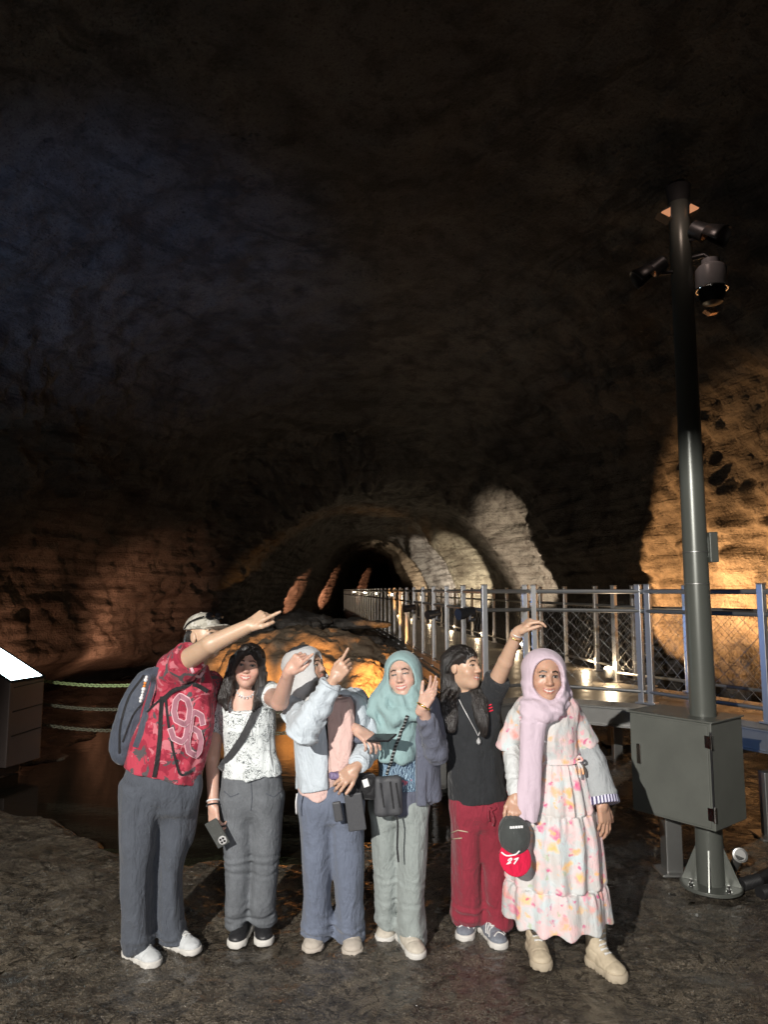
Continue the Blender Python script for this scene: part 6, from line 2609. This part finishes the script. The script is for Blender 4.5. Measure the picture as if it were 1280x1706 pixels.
    h.loft([(1132, 778, 802, .04, .0), (1160, 782, 812, .034, -.08), (1190, 789, 815, .026, -.125), (1214, 797, 814, .016, -.145), (1230, 803, 811, .008, -.15)], 4.08, .03)
    h.fold(lambda P: .0030 * vnoise(np.stack([P[:, 0] * 120 + 4 * vnoise(P * 6), P[:, 1] * 90, P[:, 2] * 3], 1)) + .003 * vnoise(np.stack([P[:, 0] * 45, P[:, 1] * 45, P[:, 2] * 3], 1)))
    fobj('hair', h, M['hair'], P, h=.004)
    # pendant on a cord
    pn = drape(smooth_path([J(765, 1166, 3.95), J(778, 1190, 3.9), J(790, 1212, 3.9), J(797, 1226, 3.9)], 30), bv, CAMP, .006)
    mb = MB()
    mb.tube(pn, .0025, 6)
    mb.tube(drape(smooth_path([J(812, 1170, 3.95), J(806, 1200, 3.9), J(797, 1226, 3.9)], 20), bv, CAMP, .006), .0025, 6)
    nk = mb.build('necklace', M['silver'], P, smooth=True)
    mb = MB()
    e = np.array(pn[-1])
    mb.lathe(e - [0, .008, .028], [(.002, -.016), (.012, -.006), (.012, .008), (.005, .016), (.002, .022)], 14)
    mb.build('pendant', M['silver'], nk, smooth='auto')
    d = (wL - eL) / np.linalg.norm(wL - eL)
    tori('bracelet', wL - d * .012, d, .032, .003, M['silver'], P)
    tori('bracelet', wL - d * .035, d + np.array([.15, 0, 0]), .034, .003, M['gold'], P)


# ------------------------------------------------------------------ 6: woman in the floral dress
def person_dress():
    Y = 3.82
    FT1 = (gat(906, 1621), gat(906, 1621) + np.array([.01, .265, 0]))
    FT2 = (gat(1040, 1640), gat(990, 1612) + np.array([.0, .05, 0]))
    hd = Head(J(908, 1126, 3.77), 2, 1, 2, 1.07, 1.0)
    nb = J(909, 1172, 3.83)
    sR, eR, wR = J(866, 1194, 3.84), J(850, 1254, 3.86), J(860, 1326, 3.66)
    sL, eL, wL = J(954, 1194, 3.84), J(984, 1256, 3.84), J(1004, 1336, 3.74)
    f = Field()
    hd.add(f, ears=False)
    base_body(f, hd, nb, J(910, 1220, Y), J(930, 1310, Y), (sR, sL), (J(908, 1340, Y), J(955, 1340, Y)), (J(906, 1460, Y), J(968, 1460, Y)), (ank(*FT1), ank(*FT2)), .11, .082)
    f.chain([sR, eR, wR], [.045, .038, .027], .02)
    f.chain([sL, eL, wL], [.045, .040, .028], .02)
    add_hand(f, wR, J(858, 1366, 3.60) - wR, (-.1, -.95, .2), 1, (.55, .6, .62, .65), .7, .95)
    add_hand(f, wL, np.array([.10, -.05, -1]), (.55, -.8, 0), -1, (.2, .22, .25, .3), .35, 1.05)
    P = fobj('person', f, SKIN, None, np.array([.95, 3.8, 0]), .003, paint_skin(SK6, hd, eye=1.15, lip=(.42, .13, .11)))
    tag(P, 'person in lilac headscarf, long floral dress and sand boots, smiling at the camera', 'person')
    g = Field()
    g.loft([(1160, 868, 956, .085), (1178, 856, 966, .112), (1200, 872, 962, .13), (1232, 882, 962, .128), (1255, 890, 966, .118), (1268, 894, 967, .112)], Y, .03)
    for a, b, ra, rb, e0 in ((J(866, 1196, 3.84), J(850, 1238, 3.85), .060, .064, eR - sR), (J(952, 1192, 3.84), J(975, 1234, 3.84), .062, .064, eL - sL)):
        g.tube(a, b, ra, rb, .035, .022, e0)
    z1 = at(930, 1345, Y)[2]
    z2 = at(930, 1462, Y)[2]
    z0 = at(930, 1266, Y)[2]
    zh = at(930, 1560, Y)[2]
    g.loft([(1262, 894, 967, .112), (1285, 888, 974, .135), (1320, 874, 982, .165), (1347, 866, 989, .18), (1362, 858, 993, .195), (1400, 852, 1000, .21), (1460, 845, 1006, .225), (1474, 841, 1010, .238), (1510, 839, 1015, .25), (1550, 838, 1020, .258), (1575, 841, 1022, .26)], Y, .012, rnd=.01)
    cxa = at(930, 1420, Y)[0]

    def dress_fold(P):
        z = P[:, 2]
        an = np.arctan2(P[:, 1] - Y, (P[:, 0] - cxa) * 1.0)
        def tier(top, bot, n, amp, ph):
            t = np.clip((top - z) / (top - bot), 0, 1)
            on = (z < top) & (z >= bot - .001)
            w = np.sin(an * n + ph + 1.6 * vnoise(np.stack([an * 2.2, z * 3, z * 0], 1) + ph)) * (.5 + .5 * t)
            g2 = np.sin(an * n * 2.7 + ph * 2 + 2 * vnoise(P * 8)) * np.exp(-t * 6) * .35
            return on * amp * (w + g2)
        d = tier(z0, z1, 15, .010, .3) + tier(z1, z2, 13, .014, 1.9) + tier(z2, zh - .1, 12, .014, 4.2)
        for zt in (z0, z1, z2):
            d = d + .006 * np.exp(-((z - zt) / .006) ** 2)
        up = z > z0
        d = d + up * (.006 * vnoise(P * [20, 20, 8] + 3) + .004 * vnoise(P * [44, 44, 14]))
        return d
    g.fold(dress_fold)
    # the hem dips in front
    g.half(J(930, 1566, Y - .25), np.array([.0, .10, -1]), .006)
    ds = fobj('dress', g, M['dress'], P, h=.0048)
    bv = bvh_of(ds)
    ribbon('belt', smooth_path([J(894, 1267, 3.7), J(915, 1270, 3.68), J(945, 1270, 3.68), J(966, 1266, 3.72)], 30), .022, M['dress'], ds, bv, CAMP, .006)
    mb = MB()
    for pts in ([J(961, 1266, 3.7), J(966, 1260, 3.68), J(971, 1266, 3.68), J(963, 1269, 3.69)], [J(962, 1268, 3.7), J(966, 1280, 3.68), J(967, 1296, 3.67)], [J(962, 1268, 3.7), J(970, 1278, 3.68), J(973, 1290, 3.68)]):
        mb.tube(smooth_path(pts, 14), .006, 8)
    mb.build('belt_tie', M['dress'], ds, smooth=True)
    for y in (1210, 1224, 1236):
        p = drape([J(909, y, 3.7)], bv, CAMP, .002)[0]
        mb = MB()
        mb.lathe(p, [(.006, -.002), (.006, .002), (.003, .003)], 12, frame((0, -1, 0)))
        mb.build('button', M['silver'], ds, smooth='auto')
    # undersleeves
    s = Field()
    s.cap(J(853, 1240, 3.85), wR + (eR - wR) * .1, .050, .040, .02)
    s.fold(sleeve_folds(eR, wR, .005, 50, 3))
    fobj('undersleeve', s, M['whitesleeve'], P, h=.0045)
    s = Field()
    s.chain([J(974, 1236, 3.84), J(988, 1268, 3.83), J(1004, 1324, 3.76)], [.058, .066, .076], .03)
    d = wL - eL
    d /= np.linalg.norm(d)
    s.half(J(1005, 1328, 3.757), d, .006, c=J(1006, 1345, 3.74), R=.12)
    s.fold(sleeve_folds(eL, wL, .004, 36, 8))
    us = fobj('undersleeve', s, M['innersleeve'], P, h=.0045)
    c = Field()
    ce = J(1005, 1330, 3.757)
    c.cap(ce - d * .004, ce + d * .028, .079, .080, .01)
    c.half(ce - d * .012, -d, .003)
    c.half(ce + d * .030, d, .003)
    fobj('cuff', c, M['cuff'], us, h=.0042)
    # headscarf with a long tail
    h = Field()
    hijab_hood(h, hd, .114, (.086, .100, .104), (0, .112, -.008), .122)
    h.ell(J(910, 1170, 3.80), (.115, .115, .055), None, .04)
    h.chain([J(882, 1158, 3.74), J(888, 1178, 3.69), J(908, 1192, 3.66), J(930, 1180, 3.68), J(942, 1158, 3.75)], [.03, .034, .036, .032, .026], .025)
    h.chain([J(876, 1172, 3.76), J(884, 1192, 3.70), J(902, 1203, 3.67), J(926, 1192, 3.67), J(946, 1172, 3.74)], [.024, .026, .026, .024, .02], .02)
    h.chain([J(936, 1130, 3.82), J(944, 1156, 3.82), J(950, 1174, 3.80)], [.03, .036, .026], .03)
    h.loft([(1166, 866, 915, .05, -.12), (1200, 868, 912, .042, -.15), (1260, 866, 906, .036, -.155), (1330, 862, 901, .030, -.185), (1376, 863, 896, .022, -.20)], Y, .025, rnd=.015)
    h.half(J(878, 1369, 3.6), np.array([-.25, 0, -1]), .004)
    h.fold(lambda P: (.005 * vnoise(np.stack([P[:, 0] * 40, P[:, 1] * 20, P[:, 2] * 4], 1) + 2) * (P[:, 2] < 1.22) + .009 * vnoise(np.stack([P[:, 0] * 9, P[:, 1] * 9, P[:, 2] * 34 + P[:, 0] * 20], 1)) * (P[:, 2] > 1.22) * np.clip((1.50 - P[:, 2]) * 10, .1, 1)))
    fobj('headscarf', h, M['lilac'], P, h=.0042)
    # boots
    shoe(P, *FT1, .105, M['boot'], M['bootsole'], 'boot', .09, sole_h=.042, lace_m=M['lace'], shaft=.12)
    shoe(P, *FT2, .105, M['boot'], M['bootsole'], 'boot', .09, sole_h=.042, lace_m=M['lace'], shaft=.12)
    # the cap she holds
    cp = empty('baseball_cap', J(854, 1452, 3.56), 'charcoal baseball cap with a bright red peak held hanging beside the floral dress', 'cap')
    CC = J(857, 1398, 3.60)
    A = rot_head(-6, -62, 8)
    cr = Field()
    cr.ell(CC + A[1] * -.02, (.080, .092, .082), A, .01)
    cr.half(CC, -A[2], .004)
    cr.fold(lambda P: .003 * vnoise(P * 22))
    co_ = fobj('crown', cr, M['greycap'], cp, h=.004)
    br = Field()
    br.ell(CC + A[1] * .085 + A[2] * .004, (.078, .082, .016), A, .01)
    br.ell(CC + A[1] * -.02, (.079, .090, .09), A, .004, 's')
    bo = fobj('peak', br, M['redcap'], cp, h=.004)
    bvc = bvh_of(co_, bo)
    for k in range(5):
        q = [J(852 + 4.4 * k, 1381 - .3 * k, 3.5), J(852 + 4.4 * k, 1377 - .3 * k, 3.5)]
        ribbon('lettering', q, .011, M['whiteprint'], co_, bvc, CAMP, .002, .001)
    sw = [J(836, 1420, 3.5), J(845, 1426, 3.5), J(858, 1424, 3.5), J(866, 1417, 3.5)]
    ribbon('emblem', smooth_path(sw, 16), .006, M['whiteprint'], bo, bvc, CAMP, .002, .001)
    for ch, cx in (('2', 848), ('7', 858)):
        stroke_decal('number', GLY[ch], lambda u, v, cx=cx: J(cx + 7 * (u - .5) + 3 * v, 1440 - 8 * v - 3 * u, 3.5), .006, M['whiteprint'], bo, bvc, CAMP, .002)
    mb = MB()
    mb.tube(smooth_path([CC - A[1] * .10 + A[0] * .03 + A[2] * .02, CC - A[1] * .118 + A[2] * .012, CC - A[1] * .10 - A[0] * .03 + A[2] * .02], 12), .006, 8)
    mb.build('strap', M['strap'], cp, smooth=True)


for _fn in (person_jersey, person_blouse, person_jacket, person_teal, person_tee, person_dress):
    _fn()
# ================================================================== lights and camera
def spot(name, loc, tgt, power, colr, cone=60, blend=0.3, radius=0.05):
    l = bpy.data.lights.new(name, 'SPOT')
    l.energy = power
    l.color = colr
    l.spot_size = math.radians(cone)
    l.spot_blend = blend
    l.shadow_soft_size = radius
    o = bpy.data.objects.new(name, l)
    COL.objects.link(o)
    o.location = loc
    d = Vector(tgt) - Vector(loc)
    o.rotation_euler = d.to_track_quat('-Z', 'Y').to_euler()
    return o


def point(name, loc, power, colr, radius=0.05):
    l = bpy.data.lights.new(name, 'POINT')
    l.energy = power
    l.color = colr
    l.shadow_soft_size = radius
    o = bpy.data.objects.new(name, l)
    COL.objects.link(o)
    o.location = loc
    return o


AMBER = (1.0, 0.50, 0.16)
WARM = (1.0, 0.74, 0.46)
# floodlight on its own pole behind and left of the photographer; unseen plate added over it to cut its upper light
KEY = np.array([-2.9, -3.6, 4.15])
spot('key_floodlight', KEY, (0.1, 4.6, 0.75), 4250, (1.0, 0.95, 0.88), 50, 0.35, 0.03)
fl = empty('floodlight', (KEY[0], KEY[1] - .2, 0), 'floodlight with an added light-blocking plate on a post behind the photographer', 'floodlight')
kd = np.array([3.0, 8.2, -.75])
kd /= np.linalg.norm(kd)
hx = np.array([kd[1], -kd[0], 0])
hx /= np.linalg.norm(hx)
hd2 = np.array([kd[0], kd[1], 0])
hd2 /= np.linalg.norm(hd2)
SL = -.172
MB().box(KEY + hd2 * .63 + np.array([0, 0, SL * .63 + .034]), (1.6, 1.18, .006), (hx, hd2 + np.array([0, 0, SL]), (0, 0, 1))).build('cutoff_plate', BLACKP, fl)
MB().box(KEY - hd2 * .14, (.34, .16, .26), (hx, hd2, (0, 0, 1))).build('housing', DARKST, fl, bevel=.01)
mb = MB()
mb.tube([(KEY[0] - .12, KEY[1] - .26, 0), (KEY[0] - .12, KEY[1] - .26, 4.2)], .05, 16)
mb.build('post', POLEM, fl, smooth='auto')
# amber lamps round the boulder
for X in (-2.3, -1.2, -0.1):
    spot('boulder_lamp', (X, 9.2, 0.2), (X + .05, 12.3, 0.54), 1900 if X > -1.5 else 1300, (1.0, .43, .10), 31, 0.7, 0.05)
# row of amber floods at the foot of the right wall
for X, Y, pw in ((3.25, 12.1, 1000), (3.45, 10.7, 900), (3.6, 9.7, 1050), (3.85, 8.7, 1100), (4.15, 7.7, 1100)):
    first = Y > 11.5
    spot('wall_flood', (X, Y, 1.2), (X + .8, Y - (.60 if first else .25), 1.60), pw * .8, (1.0, 0.49, 0.18), 80 if first else 74, 0.32 if first else 0.85, 0.03)
# left wall
spot('wall_wash', (-3.7, 12.0, .05), (-5.0, 13.8, .85), 800, (1.0, 0.44, 0.24), 74, 0.9, 0.05)
spot('wall_wash', (-4.9, 9.7, .05), (-6.0, 11.4, .9), 190, (1.0, 0.44, 0.24), 74, 0.9, 0.05)
spot('wall_wash', (-2.9, 13.9, .35), (-4.6, 15.8, 1.2), 150, (1.0, 0.46, 0.26), 70, 0.9, 0.05)
# scalloped wall of the passage
for (lx0, ly0, wx, wy), pw, cl in (((2.5, 15.4, 3.15, 16.5), 1000, (1, .82, .60)), ((1.98, 19.6, 2.5, 20.8), 1000, (1, .84, .56)), ((1.52, 23.3, 1.9, 24.6), 1000, (1, .88, .72)), ((1.05, 28.6, 1.2, 30.0), 850, WARM)):
    spot('scallop_lamp', (lx0, ly0, .9), (wx + .10, wy, 2.3), pw * .9, cl, 66, 0.4, 0.04)
# pilasters on the left of the passage
for px, Y, pw in ((480, 27.3, 620), (535, 34.0, 800), (602, 43.0, 620)):
    X = float(np.interp(Y, [p[0] for p in LEFT], [p[1] for p in LEFT]))
    spot('pilaster_lamp', (X + 1.15, Y - 1.6, 0.7), (X + .05, Y + .1, 1.95), pw, (1.0, 0.42, 0.22), 48, 0.4, 0.04)
# low lamps along the walkway
for Y in (9.5, 12.5, 15.5, 18.5, 22, 26, 30):
    point('walkway_lamp', (rx(Y) - .12, Y, DZ + .10), 9, WARM, 0.03)
# lamp on the platform deck and the rest of the small ones
p = at(1015, 1118, 8.1)
point('deck_lamp_light', (p[0], p[1] - .06, p[2] + .05), 14, WARM, 0.03)
# cool light of the information screens on the ceiling and on the steel
spot('ceiling_glow', (-3.4, 3.2, 1.3), (-3.3, 9.6, 6.6), 420, (0.24, 0.43, 1.0), 44, 1.0, 0.3)
spot('ceiling_glow', (0.3, 8.0, 1.2), (0.0, 12.5, 5.2), 60, (0.8, 0.78, 0.76), 100, 1.0, 0.3)  # neutral fill added for the vault, apart from the screens
spot('screen_spill', (-3.6, 7.2, 1.55), (2.5, 6.4, 1.30), 190, (0.20, 0.40, 1.0), 22, 0.5, 0.10)
point('casing_fill', (2.0, 4.46, 4.42), 1.1, (1.0, .74, .62), .04)  # added below the crowning lamp to brighten the camera casing

# soft fill light added behind the camera to lift the shadows a little
spot('added_fill', (1.2, -2.2, 2.3), (0.0, 4.2, 0.72), 420, (0.95, 0.95, 1.0), 33, 0.6, 0.6)

w = bpy.data.worlds.new('World')
scene.world = w
w.use_nodes = True
w.node_tree.nodes['Background'].inputs['Color'].default_value = (0.35, 0.4, 0.5, 1)
w.node_tree.nodes['Background'].inputs['Strength'].default_value = 0.004

cd = bpy.data.cameras.new('camera')
co = bpy.data.objects.new('camera', cd)
COL.objects.link(co)
co.location = CAMP
co.rotation_euler = (math.radians(90) + TH, 0, 0)
cd.sensor_fit = 'VERTICAL'
cd.sensor_height = 36.0
cd.lens = 36.0 * F / 1706.0
cd.clip_start = 0.05
cd.clip_end = 300
scene.camera = co
scene.view_settings.view_transform = 'Standard'
scene.view_settings.look = 'None'
scene.view_settings.exposure = 0
scene.view_settings.gamma = 1
scene.cycles.max_bounces = 6
scene.cycles.sample_clamp_indirect = 4.0
scene.cycles.use_denoising = True
